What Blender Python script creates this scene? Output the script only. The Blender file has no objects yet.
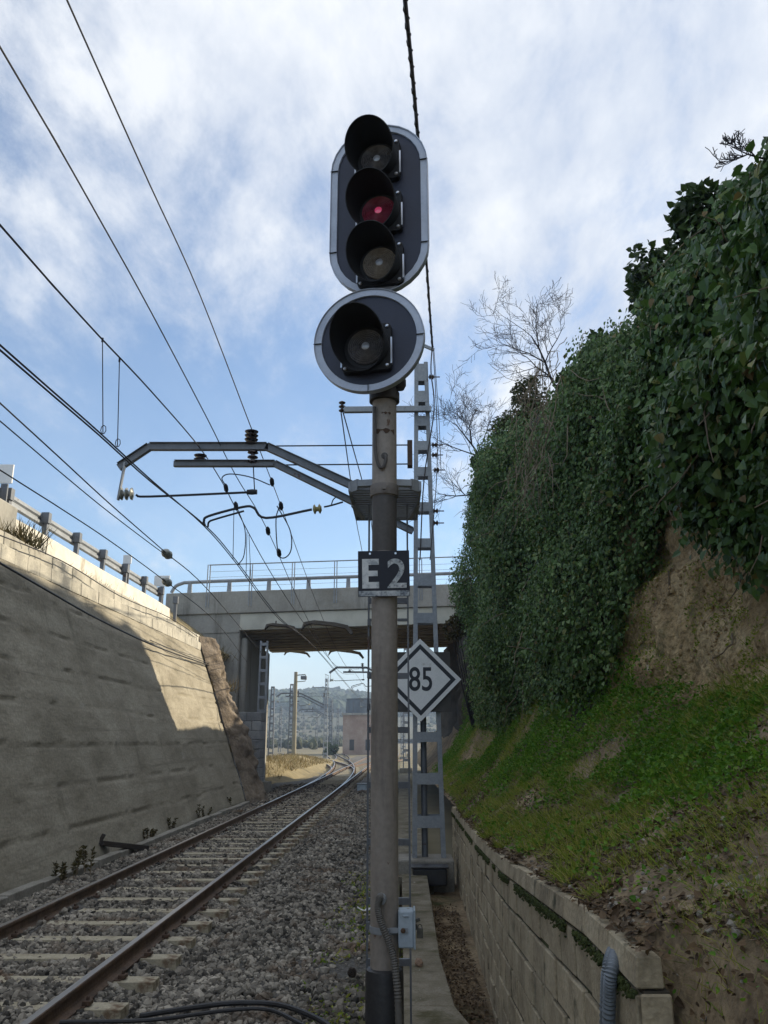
import bpy, math, random
import numpy as np
from mathutils import Vector, Matrix

R = math.radians
random.seed(11)
rng = np.random.default_rng(7)
sc = bpy.context.scene
col = sc.collection

# ------------------------------------------------------------------ camera
PITCH, YAW, FPX = R(15.52), R(1.067), 828.0
CAM = Vector((0, 0, 2.0))
cd = bpy.data.cameras.new("camera")
cam = bpy.data.objects.new("camera", cd)
col.objects.link(cam)
cam.location = CAM
cam.rotation_euler = (R(90) + PITCH, 0, YAW)
cd.sensor_fit = 'VERTICAL'
cd.sensor_height = 36.0
cd.lens = 36.0 * FPX / 1024.0
cd.clip_start = 0.05
cd.clip_end = 6000
sc.camera = cam

# ------------------------------------------------------------------ sky
SUN_EL, SUN_AZ = R(27), R(60)          # azimuth clockwise from the track direction (+Y)
w = bpy.data.worlds.new("World")
sc.world = w
w.use_nodes = True
nt = w.node_tree
N, L = nt.nodes, nt.links
N.clear()
out = N.new('ShaderNodeOutputWorld')
sky = N.new('ShaderNodeTexSky')
sky.sky_type = 'NISHITA'
sky.sun_disc = False
sky.sun_elevation, sky.sun_rotation = SUN_EL, SUN_AZ
sky.air_density, sky.dust_density, sky.ozone_density = 1.1, 0.1, 3.4
bg_sky = N.new('ShaderNodeBackground')
bg_sky.inputs[1].default_value = 0.125
L.new(sky.outputs[0], bg_sky.inputs[0])
tc = N.new('ShaderNodeTexCoord')
sep = N.new('ShaderNodeSeparateXYZ')
L.new(tc.outputs['Generated'], sep.inputs[0])


def wmath(op, a, b=None, c=None, clamp=False):
    n = N.new('ShaderNodeMath')
    n.operation = op
    n.use_clamp = clamp
    for i, v in enumerate((a, b, c)):
        if v is None:
            continue
        if isinstance(v, (int, float)):
            n.inputs[i].default_value = v
        else:
            L.new(v, n.inputs[i])
    return n.outputs[0]


zz = wmath('ADD', wmath('MAXIMUM', sep.outputs[2], 0.0), 0.42)
cx = wmath('DIVIDE', sep.outputs[0], zz)
cy = wmath('DIVIDE', sep.outputs[1], zz)
cmb = N.new('ShaderNodeCombineXYZ')
L.new(cx, cmb.inputs[0])
L.new(cy, cmb.inputs[1])


def wnoise(scale, detail, rough, dist, rotz=0.0, stretch=(1, 1, 1), off=(0, 0, 0)):
    mp = N.new('ShaderNodeMapping')
    mp.inputs['Rotation'].default_value = (0, 0, rotz)
    mp.inputs['Scale'].default_value = stretch
    mp.inputs['Location'].default_value = off
    L.new(cmb.outputs[0], mp.inputs[0])
    n = N.new('ShaderNodeTexNoise')
    n.inputs['Scale'].default_value = scale
    n.inputs['Detail'].default_value = detail
    n.inputs['Roughness'].default_value = rough
    n.inputs['Distortion'].default_value = dist
    L.new(mp.outputs[0], n.inputs['Vector'])
    return n.outputs[0]


n_big = wnoise(1.7, 3, 0.5, 0.0, R(35), (1.0, 0.62, 1), (2.3, 0.4, 0))
n_mid = wnoise(6.0, 14, 0.66, 0.15, R(35), (1.0, 0.62, 1), (5.1, 1.7, 0))
n_shade = wnoise(3.4, 6, 0.55, 0.1, R(30), (1, 0.75, 1), (8.3, 3.2, 0))
# thicker cloud towards the right and overhead, thinner low on the left
bias = wmath('MULTIPLY_ADD', sep.outputs[0], 0.30, 0.0)
bias = wmath('MULTIPLY_ADD', sep.outputs[2], 0.68, bias)
cov = wmath('ADD', wmath('MULTIPLY', n_big, 0.62), wmath('MULTIPLY', n_mid, 0.80))
cov = wmath('ADD', cov, bias)
mr = N.new('ShaderNodeMapRange')
mr.interpolation_type = 'SMOOTHSTEP'
mr.inputs['From Min'].default_value = 0.84
mr.inputs['From Max'].default_value = 1.20
mr.inputs['To Min'].default_value = 0.12
mr.inputs['To Max'].default_value = 0.96
L.new(cov, mr.inputs['Value'])
# a pale veil close to the horizon
veil = wmath('SUBTRACT', 1.0, wmath('DIVIDE', wmath('MAXIMUM', sep.outputs[2], 0.0), 0.16), clamp=True)
veil = wmath('MULTIPLY', veil, 0.8)
fac = wmath('MAXIMUM', mr.outputs[0], veil)
cr = N.new('ShaderNodeValToRGB')
cr.color_ramp.elements[0].position = 0.38
cr.color_ramp.elements[0].color = (0.48, 0.555, 0.70, 1)
cr.color_ramp.elements[1].position = 0.58
cr.color_ramp.elements[1].color = (0.86, 0.885, 0.92, 1)
L.new(wmath('ADD', wmath('MULTIPLY', n_shade, 0.55), wmath('MULTIPLY', n_mid, 0.45)), cr.inputs[0])
bg_cl = N.new('ShaderNodeBackground')
bg_cl.inputs[1].default_value = 0.76
L.new(cr.outputs[0], bg_cl.inputs[0])
mx = N.new('ShaderNodeMixShader')
L.new(fac, mx.inputs[0])
L.new(bg_sky.outputs[0], mx.inputs[1])
L.new(bg_cl.outputs[0], mx.inputs[2])
L.new(mx.outputs[0], out.inputs[0])

# ------------------------------------------------------------------ sun and exposure
sd = bpy.data.lights.new("sun", 'SUN')
sd.energy = 4.6
sd.angle = R(0.6)
sd.color = (1.0, 0.87, 0.66)
so = bpy.data.objects.new("sun", sd)
col.objects.link(so)
SUNV = Vector((math.cos(SUN_EL) * math.sin(SUN_AZ), math.cos(SUN_EL) * math.cos(SUN_AZ), math.sin(SUN_EL)))
so.rotation_euler = SUNV.to_track_quat('Z', 'Y').to_euler()
so.location = (30, 20, 40)
vs = sc.view_settings
vs.view_transform = 'Standard'
vs.look = 'None'
vs.exposure = 0.62
vs.gamma = 1.0
vs.use_curve_mapping = False
sc.cycles.use_denoising = True
sc.cycles.max_bounces = 6
sc.cycles.diffuse_bounces = 3
sc.cycles.transparent_max_bounces = 6
sc.cycles.volume_bounces = 0

# ------------------------------------------------------------------ helpers
_fw = Vector((-math.sin(YAW) * math.cos(PITCH), math.cos(YAW) * math.cos(PITCH), math.sin(PITCH)))
_rt = Vector((math.cos(YAW), math.sin(YAW), 0))
_up = _rt.cross(_fw)


def at(px, py, Y=None, X=None, Z=None):
    """the point of the place that lies on a sight line, at a known distance"""
    d = _fw + _rt * ((px - 384) / FPX) + _up * ((512 - py) / FPX)
    if Y is not None:
        t = Y / d.y
    elif X is not None:
        t = X / d.x
    else:
        t = (Z - CAM.z) / d.z
    return CAM + d * t


WORLD = {}


def tag(o, label=None, cat=None, group=None, kind=None):
    if label:
        o['label'] = label
    if cat:
        o['category'] = cat
    if group:
        o['group'] = group
    if kind:
        o['kind'] = kind
    return o


def thing(name, loc, label, cat, group=None):
    o = bpy.data.objects.new(name, None)
    col.objects.link(o)
    o.location = loc
    o.empty_display_size = 0.2
    WORLD[o.name] = Vector(loc)
    return tag(o, label, cat, group)


def link(name, me, mats, parent=None):
    o = bpy.data.objects.new(name, me)
    for m in (mats if isinstance(mats, (list, tuple)) else [mats]):
        me.materials.append(m)
    col.objects.link(o)
    if parent is not None:
        o.parent = parent
        WORLD[o.name] = WORLD[parent.name]
    else:
        WORLD[o.name] = Vector((0, 0, 0))
    return o


class MB:
    def __init__(s):
        s.v, s.f, s.m = [], [], []

    def add(s, vs_, fs, mat=0):
        b = len(s.v)
        s.v += [Vector(p) for p in vs_]
        s.f += [[b + i for i in f] for f in fs]
        s.m += [mat] * len(fs)

    BF = [(0, 3, 2, 1), (4, 5, 6, 7), (0, 1, 5, 4), (1, 2, 6, 5), (2, 3, 7, 6), (3, 0, 4, 7)]

    def box(s, x0, x1, y0, y1, z0, z1, mat=0):
        s.add([(x0, y0, z0), (x1, y0, z0), (x1, y1, z0), (x0, y1, z0),
               (x0, y0, z1), (x1, y0, z1), (x1, y1, z1), (x0, y1, z1)], s.BF, mat)

    def obox(s, c, u, v, n, a, b, d, mat=0):
        """box about c with half sizes a, b, d along u, v, n"""
        c, u, v, n = Vector(c), Vector(u), Vector(v), Vector(n)
        P = [c + u * (i * a) + v * (j * b) + n * (k * d) for k in (-1, 1) for (i, j) in ((-1, -1), (1, -1), (1, 1), (-1, 1))]
        s.add(P, s.BF, mat)

    def beam(s, p0, p1, wd, ht, up=(0, 0, 1), mat=0):
        p0, p1 = Vector(p0), Vector(p1)
        t = (p1 - p0).normalized()
        side = t.cross(Vector(up)).normalized()
        u2 = side.cross(t)
        s.obox((p0 + p1) / 2, side, u2, t, wd / 2, ht / 2, (p1 - p0).length / 2, mat)

    def hexa(s, P, mat=0):
        s.add(P, s.BF, mat)

    def tube(s, pts, r, n=8, mat=0, caps=True, closed=False):
        pts = [Vector(p) for p in pts]
        k = len(pts)
        rr = r if isinstance(r, (list, tuple)) else [r] * k
        t0 = (pts[1] - pts[0]).normalized()
        a = Vector((0, 0, 1)) if abs(t0.z) < 0.9 else Vector((1, 0, 0))
        u = t0.cross(a).normalized()
        V = []
        for i in range(k):
            if closed:
                t = pts[(i + 1) % k] - pts[i - 1]
            else:
                t = pts[min(i + 1, k - 1)] - pts[max(i - 1, 0)]
            t.normalize()
            u = (u - t * u.dot(t)).normalized()
            v = t.cross(u)
            for j in range(n):
                an = 2 * math.pi * j / n
                V.append(pts[i] + (u * math.cos(an) + v * math.sin(an)) * rr[i])
        F = []
        for i in range(k if closed else k - 1):
            for j in range(n):
                a0, a1 = i * n + j, i * n + (j + 1) % n
                b0, b1 = ((i + 1) % k) * n + j, ((i + 1) % k) * n + (j + 1) % n
                F.append((a0, a1, b1, b0))
        if caps and not closed:
            F.append(tuple(range(n - 1, -1, -1)))
            F.append(tuple((k - 1) * n + j for j in range(n)))
        s.add(V, F, mat)

    def lathe(s, c, axis, prof, n=24, mat=0):
        c, ax = Vector(c), Vector(axis).normalized()
        a = Vector((0, 0, 1)) if abs(ax.z) < 0.9 else Vector((1, 0, 0))
        u = ax.cross(a).normalized()
        v = ax.cross(u)
        V, F = [], []
        for (r, h) in prof:
            for j in range(n):
                an = 2 * math.pi * j / n
                V.append(c + ax * h + (u * math.cos(an) + v * math.sin(an)) * max(r, 1e-4))
        for i in range(len(prof) - 1):
            for j in range(n):
                F.append((i * n + j, i * n + (j + 1) % n, (i + 1) * n + (j + 1) % n, (i + 1) * n + j))
        F.append(tuple(range(n - 1, -1, -1)))
        F.append(tuple((len(prof) - 1) * n + j for j in range(n)))
        s.add(V, F, mat)

    def prism(s, poly, c, u, v, nrm, d0, d1, mat=0):
        c, u, v, nrm = Vector(c), Vector(u), Vector(v), Vector(nrm)
        k = len(poly)
        V = [c + u * a + v * b + nrm * d0 for a, b in poly] + [c + u * a + v * b + nrm * d1 for a, b in poly]
        F = [tuple(range(k - 1, -1, -1)), tuple(range(k, 2 * k))]
        F += [(i, (i + 1) % k, k + (i + 1) % k, k + i) for i in range(k)]
        s.add(V, F, mat)

    def ring(s, po, pi, c, u, v, nrm, d0, d1, mat=0):
        """frame between two outlines with the same number of points"""
        c, u, v, nrm = Vector(c), Vector(u), Vector(v), Vector(nrm)
        k = len(po)
        V = []
        for d in (d0, d1):
            for P in (po, pi):
                V += [c + u * a + v * b + nrm * d for a, b in P]
        F = []
        for i in range(k):
            j = (i + 1) % k
            F += [(i, j, 2 * k + j, 2 * k + i), (k + j, k + i, 3 * k + i, 3 * k + j),
                  (2 * k + i, 2 * k + j, 3 * k + j, 3 * k + i), (j, i, k + i, k + j)]
        s.add(V, F, mat)

    def build(s, name, mats, parent=None, smooth=False, bevel=0.0, seg=2):
        o_ = WORLD[parent.name] if parent is not None else Vector((0, 0, 0))
        me = bpy.data.meshes.new(name)
        me.from_pydata([tuple(p - o_) for p in s.v], [], s.f)
        me.polygons.foreach_set('material_index', np.array(s.m, dtype=np.int32))
        me.update()
        if smooth:
            me.polygons.foreach_set('use_smooth', np.ones(len(me.polygons), dtype=bool))
            try:
                me.set_sharp_from_angle(angle=R(38))
            except Exception:
                pass
        o = link(name, me, mats, parent)
        if bevel:
            b = o.modifiers.new('bevel', 'BEVEL')
            b.width, b.segments, b.limit_method, b.angle_limit = bevel, seg, 'ANGLE', R(40)
            b.harden_normals = False
        return o


def mesh_np(name, V, F, mats, parent=None, smooth=False, midx=None):
    """V (n,3) and F (m,k) arrays -> one mesh object"""
    V = np.asarray(V, dtype=np.float32)
    if parent is not None:
        V = V - np.array(WORLD[parent.name], dtype=np.float32)
    F = np.asarray(F, dtype=np.int32)
    m, k = F.shape
    me = bpy.data.meshes.new(name)
    me.vertices.add(len(V))
    me.vertices.foreach_set('co', V.ravel())
    me.loops.add(m * k)
    me.loops.foreach_set('vertex_index', F.ravel())
    me.polygons.add(m)
    me.polygons.foreach_set('loop_start', np.arange(0, m * k, k, dtype=np.int32))
    me.polygons.foreach_set('loop_total', np.full(m, k, dtype=np.int32))
    me.polygons.foreach_set('use_smooth', np.full(m, smooth, dtype=bool))
    if midx is not None:
        me.polygons.foreach_set('material_index', midx.astype(np.int32))
    me.update(calc_edges=True)
    return link(name, me, mats, parent)


def grid_mesh(name, P, mats, parent=None, smooth=True):
    """P (a,b,3) -> quads"""
    a, b = P.shape[:2]
    i = np.arange(a - 1)[:, None] * b + np.arange(b - 1)[None, :]
    F = np.stack([i, i + 1, i + b + 1, i + b], -1).reshape(-1, 4)
    return mesh_np(name, P.reshape(-1, 3), F, mats, parent, smooth)


def _hash(a, b, c, seed):
    n = (a * 374761393 + b * 668265263 + c * 2147483647 + seed * 1274126177) & 0xFFFFFFFF
    n = ((n ^ (n >> 13)) * 1274126177) & 0xFFFFFFFF
    return ((n ^ (n >> 16)) & 0xFFFF) / 65535.0


def vnoise(x, y, z=0.0, seed=0):
    x, y, z = np.broadcast_arrays(np.asarray(x, float), np.asarray(y, float), np.asarray(z, float))
    xi, yi, zi = np.floor(x).astype(np.int64), np.floor(y).astype(np.int64), np.floor(z).astype(np.int64)
    fx, fy, fz = x - xi, y - yi, z - zi
    fx, fy, fz = [t * t * (3 - 2 * t) for t in (fx, fy, fz)]
    r = 0
    for dx in (0, 1):
        for dy in (0, 1):
            for dz in (0, 1):
                r = r + _hash(xi + dx, yi + dy, zi + dz, seed) * (fx if dx else 1 - fx) * (fy if dy else 1 - fy) * (fz if dz else 1 - fz)
    return r


def fbm(x, y, z=0.0, oct=4, seed=0):
    r, a, t = 0, 1.0, 0
    for o in range(oct):
        r = r + a * vnoise(np.asarray(x) * 2 ** o, np.asarray(y) * 2 ** o, np.asarray(z) * 2 ** o, seed + o)
        t += a
        a *= 0.5
    return r / t


LEAF = np.array([(0, 0, 0), (-.46, .12, .10), (-.40, .52, .08), (0, 1, -.08), (.40, .52, .08), (.46, .12, .10)])
LEAF_F = np.array([(0, 3, 2, 1), (0, 5, 4, 3)])
BLADE = np.array([(-.5, 0, 0), (.5, 0, 0), (.32, .55, .10), (-.32, .55, .10), (.05, 1, .34), (-.05, 1, .34)])
BLADE_F = np.array([(0, 1, 2, 3), (3, 2, 4, 5)])


def unit(a):
    return a / np.maximum(np.linalg.norm(a, axis=-1, keepdims=True), 1e-9)


def card_mesh(C, Yax, Nrm, S, W=1.0, T=LEAF, TF=LEAF_F):
    """leaf-shaped faces at C, pointing along Yax, facing Nrm, length S"""
    Yax = unit(Yax)
    X = unit(np.cross(Yax, Nrm))
    Zx = np.cross(X, Yax)
    S = np.broadcast_to(np.asarray(S, float), (len(C),))
    Wd = S * W
    V = (C[:, None, :] + X[:, None, :] * (T[None, :, 0, None] * Wd[:, None, None])
         + Yax[:, None, :] * (T[None, :, 1, None] * S[:, None, None])
         + Zx[:, None, :] * (T[None, :, 2, None] * Wd[:, None, None]))
    k = len(T)
    F = (np.arange(len(C))[:, None, None] * k + TF[None]).reshape(-1, TF.shape[1])
    return V.reshape(-1, 3), F


def icosa():
    p = (1 + 5 ** .5) / 2
    V = np.array([(-1, p, 0), (1, p, 0), (-1, -p, 0), (1, -p, 0), (0, -1, p), (0, 1, p), (0, -1, -p), (0, 1, -p),
                  (p, 0, -1), (p, 0, 1), (-p, 0, -1), (-p, 0, 1)], float)
    F = np.array([(0, 11, 5), (0, 5, 1), (0, 1, 7), (0, 7, 10), (0, 10, 11), (1, 5, 9), (5, 11, 4), (11, 10, 2), (10, 7, 6),
                  (7, 1, 8), (3, 9, 4), (3, 4, 2), (3, 2, 6), (3, 6, 8), (3, 8, 9), (4, 9, 5), (2, 4, 11), (6, 2, 10), (8, 6, 7), (9, 8, 1)])
    return unit(V), F


ICO_V, ICO_F = icosa()


def stones_mesh(C, S, jit=0.28, flat=(0.55, 1.0)):
    n = len(C)
    q = rng.normal(size=(n, 4))
    q /= np.linalg.norm(q, axis=1, keepdims=True)
    a, b, c, d = q.T
    M = np.stack([1 - 2 * (c * c + d * d), 2 * (b * c - a * d), 2 * (b * d + a * c),
                  2 * (b * c + a * d), 1 - 2 * (b * b + d * d), 2 * (c * d - a * b),
                  2 * (b * d - a * c), 2 * (c * d + a * b), 1 - 2 * (b * b + c * c)], -1).reshape(n, 3, 3)
    sc3 = rng.uniform(flat[0], flat[1], (n, 1, 3)) * np.asarray(S)[:, None, None]
    V = ICO_V[None] * (1 + rng.uniform(-jit, jit, (n, 12, 1))) * sc3
    V = np.einsum('nij,nkj->nki', M, V) + C[:, None, :]
    F = (np.arange(n)[:, None, None] * 12 + ICO_F[None]).reshape(-1, 3)
    return V.reshape(-1, 3), F


def smooth_path(pts, sub=6):
    """Catmull-Rom through the points"""
    P = [Vector(p) for p in pts]
    P = [P[0] * 2 - P[1]] + P + [P[-1] * 2 - P[-2]]
    r = []
    for i in range(1, len(P) - 2):
        for k in range(sub):
            t = k / sub
            a, b, c, d = P[i - 1], P[i], P[i + 1], P[i + 2]
            r.append(0.5 * ((2 * b) + (c - a) * t + (2 * a - 5 * b + 4 * c - d) * t * t + (3 * b - a - 3 * c + d) * t ** 3))
    r.append(P[-2])
    return r


# ------------------------------------------------------------------ materials
def mat(name, cols, scale=3.0, detail=6, rough=0.85, bump=0.0, bscale=None, stretch=(1, 1, 1), metallic=0.0,
        pos=None, fine=0.0, fscale=40.0, island=0.0, spec=0.5, dist=0.0, bdist=0.02, sss=None):
    m = bpy.data.materials.new(name)
    m.use_nodes = True
    n, l = m.node_tree.nodes, m.node_tree.links
    b = n['Principled BSDF']
    b.inputs['Roughness'].default_value = rough
    b.inputs['Metallic'].default_value = metallic
    b.inputs['Specular IOR Level'].default_value = spec
    t = n.new('ShaderNodeTexCoord')
    mp = n.new('ShaderNodeMapping')
    mp.inputs['Scale'].default_value = stretch
    l.new(t.outputs['Object'], mp.inputs[0])
    no = n.new('ShaderNodeTexNoise')
    no.inputs['Scale'].default_value = scale
    no.inputs['Detail'].default_value = detail
    no.inputs['Roughness'].default_value = 0.62
    no.inputs['Distortion'].default_value = dist
    l.new(mp.outputs[0], no.inputs['Vector'])
    rp = n.new('ShaderNodeValToRGB')
    cols = [cols] if isinstance(cols[0], (int, float)) else list(cols)
    if len(cols) == 1:
        c0 = cols[0]
        cols = [tuple(x * .82 for x in c0), c0, tuple(min(1, x * 1.15) for x in c0)]
    k = len(cols)
    pos = pos or [0.30 + 0.40 * i / (k - 1) for i in range(k)]
    e = rp.color_ramp.elements
    while len(e) < k:
        e.new(0.5)
    for i in range(k):
        e[i].position = pos[i]
        e[i].color = tuple(cols[i]) + (1,)
    l.new(no.outputs[0], rp.inputs[0])
    cur = rp.outputs[0]

    def mul(cur, src, lo, hi):
        mr_ = n.new('ShaderNodeMapRange')
        mr_.inputs['From Min'].default_value = 0.25 if src.node.type == 'TEX_NOISE' else 0.0
        mr_.inputs['From Max'].default_value = 0.75 if src.node.type == 'TEX_NOISE' else 1.0
        mr_.inputs['To Min'].default_value = lo
        mr_.inputs['To Max'].default_value = hi
        l.new(src, mr_.inputs['Value'])
        mm = n.new('ShaderNodeMix')
        mm.data_type = 'RGBA'
        mm.blend_type = 'MULTIPLY'
        mm.inputs[0].default_value = 1.0
        l.new(cur, mm.inputs[6])
        l.new(mr_.outputs[0], mm.inputs[7])
        return mm.outputs[2]
    if fine:
        f2 = n.new('ShaderNodeTexNoise')
        f2.inputs['Scale'].default_value = fscale
        f2.inputs['Detail'].default_value = 4
        l.new(t.outputs['Object'], f2.inputs['Vector'])
        cur = mul(cur, f2.outputs[0], 1 - fine, 1 + fine)
    if island:
        g = n.new('ShaderNodeNewGeometry')
        cur = mul(cur, g.outputs['Random Per Island'], 1 - island, 1 + island)
    l.new(cur, b.inputs['Base Color'])
    if sss is not None:
        b.inputs['Subsurface Weight'].default_value = 0.0
    if bump:
        bn = n.new('ShaderNodeTexNoise')
        bn.inputs['Scale'].default_value = bscale or scale * 4
        bn.inputs['Detail'].default_value = 8
        l.new(mp.outputs[0], bn.inputs['Vector'])
        bp = n.new('ShaderNodeBump')
        bp.inputs['Strength'].default_value = bump
        bp.inputs['Distance'].default_value = bdist
        l.new(bn.outputs[0], bp.inputs['Height'])
        l.new(bp.outputs[0], b.inputs['Normal'])
    m['out'] = 1
    return m


def leafmat(name, cols, rough=0.42, trans=0.25, pos=None):
    """leaf: colour picked leaf by leaf, a little light through it"""
    m = bpy.data.materials.new(name)
    m.use_nodes = True
    n, l = m.node_tree.nodes, m.node_tree.links
    b = n['Principled BSDF']
    b.inputs['Roughness'].default_value = rough
    b.inputs['Specular IOR Level'].default_value = 0.28
    g = n.new('ShaderNodeNewGeometry')
    rp = n.new('ShaderNodeValToRGB')
    e = rp.color_ramp.elements
    k = len(cols)
    while len(e) < k:
        e.new(0.5)
    for i in range(k):
        e[i].position = pos[i] if pos else i / (k - 1)
        e[i].color = tuple(cols[i]) + (1,)
    l.new(g.outputs['Random Per Island'], rp.inputs[0])
    l.new(rp.outputs[0], b.inputs['Base Color'])
    if trans:
        tr = n.new('ShaderNodeBsdfTranslucent')
        l.new(rp.outputs[0], tr.inputs[0])
        ms = n.new('ShaderNodeMixShader')
        ms.inputs[0].default_value = trans
        l.new(b.outputs[0], ms.inputs[1])
        l.new(tr.outputs[0], ms.inputs[2])
        l.new(ms.outputs[0], n['Material Output'].inputs[0])
    return m


def overlay(m, cols, scale, thr, width=0.06, stretch=(1, 1, 1), detail=5, axis=None, rough=None):
    """patches of another colour over a material, where a noise passes a threshold; axis=(index, lo, hi) fades it along a coordinate"""
    n, l = m.node_tree.nodes, m.node_tree.links
    b = n['Principled BSDF']
    src = b.inputs['Base Color'].links[0].from_socket
    t = n.new('ShaderNodeTexCoord')
    mp = n.new('ShaderNodeMapping')
    mp.inputs['Scale'].default_value = stretch
    mp.inputs['Location'].default_value = (scale * 3.1, scale * 1.7, thr * 9)
    l.new(t.outputs['Object'], mp.inputs[0])
    no = n.new('ShaderNodeTexNoise')
    no.inputs['Scale'].default_value = scale
    no.inputs['Detail'].default_value = detail
    no.inputs['Roughness'].default_value = 0.65
    l.new(mp.outputs[0], no.inputs['Vector'])
    val = no.outputs[0]
    if axis:
        sp = n.new('ShaderNodeSeparateXYZ')
        l.new(t.outputs['Object'], sp.inputs[0])
        ar = n.new('ShaderNodeMapRange')
        ar.inputs['From Min'].default_value = axis[1]
        ar.inputs['From Max'].default_value = axis[2]
        ar.inputs['To Min'].default_value = -0.3
        ar.inputs['To Max'].default_value = 0.12
        l.new(sp.outputs[axis[0]], ar.inputs['Value'])
        ad = n.new('ShaderNodeMath')
        ad.operation = 'ADD'
        l.new(val, ad.inputs[0])
        l.new(ar.outputs[0], ad.inputs[1])
        val = ad.outputs[0]
    mr_ = n.new('ShaderNodeMapRange')
    mr_.inputs['From Min'].default_value = thr
    mr_.inputs['From Max'].default_value = thr + width
    l.new(val, mr_.inputs['Value'])
    mm = n.new('ShaderNodeMix')
    mm.data_type = 'RGBA'
    l.new(mr_.outputs[0], mm.inputs[0])
    l.new(src, mm.inputs[6])
    mm.inputs[7].default_value = tuple(cols) + (1,)
    l.new(mm.outputs[2], b.inputs['Base Color'])
    return m


M = {}
M['wall'] = mat('cast_concrete', [(.185, .164, .118), (.275, .247, .188), (.35, .32, .25)], 1.1, 9, .92, .40, 11, (1, .55, 1.6), fine=.24, fscale=18, bdist=.03)
overlay(M['wall'], (.12, .105, .072), 1.0, .60, .18, (1, 1.3, .20), 8)
overlay(M['wall'], (.15, .133, .10), 2.4, .66, .10, (1, .30, 3.6), 9)
overlay(M['wall'], (.205, .183, .136), 1.0, .55, .12, (1, .16, 6), 6)
overlay(M['wall'], (.33, .305, .26), 1.3, .68, .10, (1, .8, 1.4), 6)
M['coping'] = mat('pale_block', [(.30, .285, .25), (.42, .40, .34), (.52, .49, .42)], 2.2, 8, .9, .4, 30, fine=.15, fscale=30, island=.12)
overlay(M['coping'], (.16, .15, .12), 2.0, .60, .12, (1, 1, .5), 6)
M['white_wall'] = mat('white_render', [(.50, .48, .42), (.66, .63, .56), (.74, .71, .64)], 1.6, 8, .9, .4, 22, fine=.1)
overlay(M['white_wall'], (.30, .26, .19), 1.8, .58, .14, (1, 1, .4), 7)
M['bridge'] = mat('bridge_concrete', [(.25, .24, .21), (.33, .32, .285), (.40, .385, .35)], .6, 8, .88, .25, 18, (1, 1, .5), fine=.10, fscale=12)
overlay(M['bridge'], (.15, .14, .12), 1.3, .58, .16, (1, 1, .10), 8)
overlay(M['bridge'], (.20, .18, .14), .5, .56, .2, (1, 1, 1), 8)
M['bridge_pale'] = mat('bridge_edge_beam', [(.44, .43, .37), (.55, .54, .46), (.60, .58, .50)], .8, 6, .85, .2, 18, fine=.08)
overlay(M['bridge_pale'], (.30, .28, .22), 1.4, .62, .12, (1, 1, .2), 6)
M['girder'] = mat('girder_concrete', [(.28, .235, .17), (.40, .34, .25), (.46, .40, .30)], 1.2, 7, .9, .3, 14)
M['shield'] = mat('dark_shield_board', [(.06, .05, .04), (.10, .085, .065)], 2, 6, .9, .2, 14)
M['abut'] = mat('abutment_concrete', [(.15, .14, .12), (.24, .22, .19), (.33, .31, .27)], .7, 9, .9, .4, 8, (1, 1, .6), fine=.15, fscale=10)
overlay(M['abut'], (.09, .08, .07), 1.1, .58, .14, (1, 1, .25), 6)
M['stone'] = mat('squared_stone', [(.20, .21, .22), (.30, .31, .32), (.38, .38, .37)], 2.5, 7, .9, .5, 12, fine=.15, island=.25)
M['brown_stone'] = mat('reddish_rubble', [(.09, .07, .052), (.17, .135, .10), (.26, .215, .165)], 2.2, 8, .95, 1.0, 7, fine=.2, fscale=14, bdist=.05)
M['block'] = mat('mossy_block', [(.25, .205, .135), (.385, .32, .215), (.48, .415, .29)], 3.5, 8, .92, .5, 34, fine=.2, fscale=45, island=.14)
overlay(M['block'], (.075, .072, .04), 4.0, .57, .12, (1, 1, 1), 7)
M['mortar'] = mat('dark_mortar', [(.04, .035, .024), (.075, .063, .045)], 6, 6, .95, .4, 40)
overlay(M['mortar'], (.05, .07, .015), 4.0, .50, .1)
M['moss'] = mat('moss_green', [(.03, .04, .008), (.06, .08, .015)], 14, 6, .95, .6, 60)
M['path'] = mat('old_path_concrete', [(.085, .072, .046), (.16, .138, .095), (.235, .21, .16)], 2.6, 9, .93, .5, 26, fine=.25, fscale=60)
overlay(M['path'], (.07, .062, .024), 2.6, .50, .14, detail=8)
overlay(M['path'], (.45, .43, .39), 5.0, .66, .04)
M['kerb'] = mat('kerb_concrete', [(.17, .155, .13), (.25, .235, .20), (.30, .28, .24)], 2.4, 7, .92, .4, 20, fine=.2)
M['ballast_bed'] = mat('ballast_bed', [(.045, .042, .036), (.10, .095, .085), (.17, .16, .145)], 22, 5, .95, 1.0, 30, fine=.3, fscale=50, bdist=.05)
overlay(M['ballast_bed'], (.10, .095, .04), 1.1, .52, .14, axis=(0, -1.6, -.3))
M['gravel'] = mat('ballast_stone', [(.115, .10, .08), (.20, .18, .148), (.28, .25, .205)], 1.3, 4, .9, .3, 30, island=.85)
overlay(M['gravel'], (.15, .105, .07), 1.2, .53, .14)
M['soil'] = mat('hillside_soil', [(.125, .088, .05), (.225, .165, .096), (.34, .26, .155)], 1.6, 9, .96, .9, 12, fine=.3, fscale=28, bdist=.05)
overlay(M['soil'], (.035, .05, .012), 1.0, .56, .16)
M['earth'] = mat('cliff_earth', [(.20, .13, .06), (.38, .27, .135), (.55, .42, .235)], 1.9, 12, .96, 1.0, 15, (1, 1, .8), fine=.38, fscale=22, bdist=.08)
overlay(M['earth'], (.10, .095, .03), 1.8, .55, .12, (1, 1, .8), 8)
overlay(M['earth'], (.50, .42, .30), 3.0, .66, .05)
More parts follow.
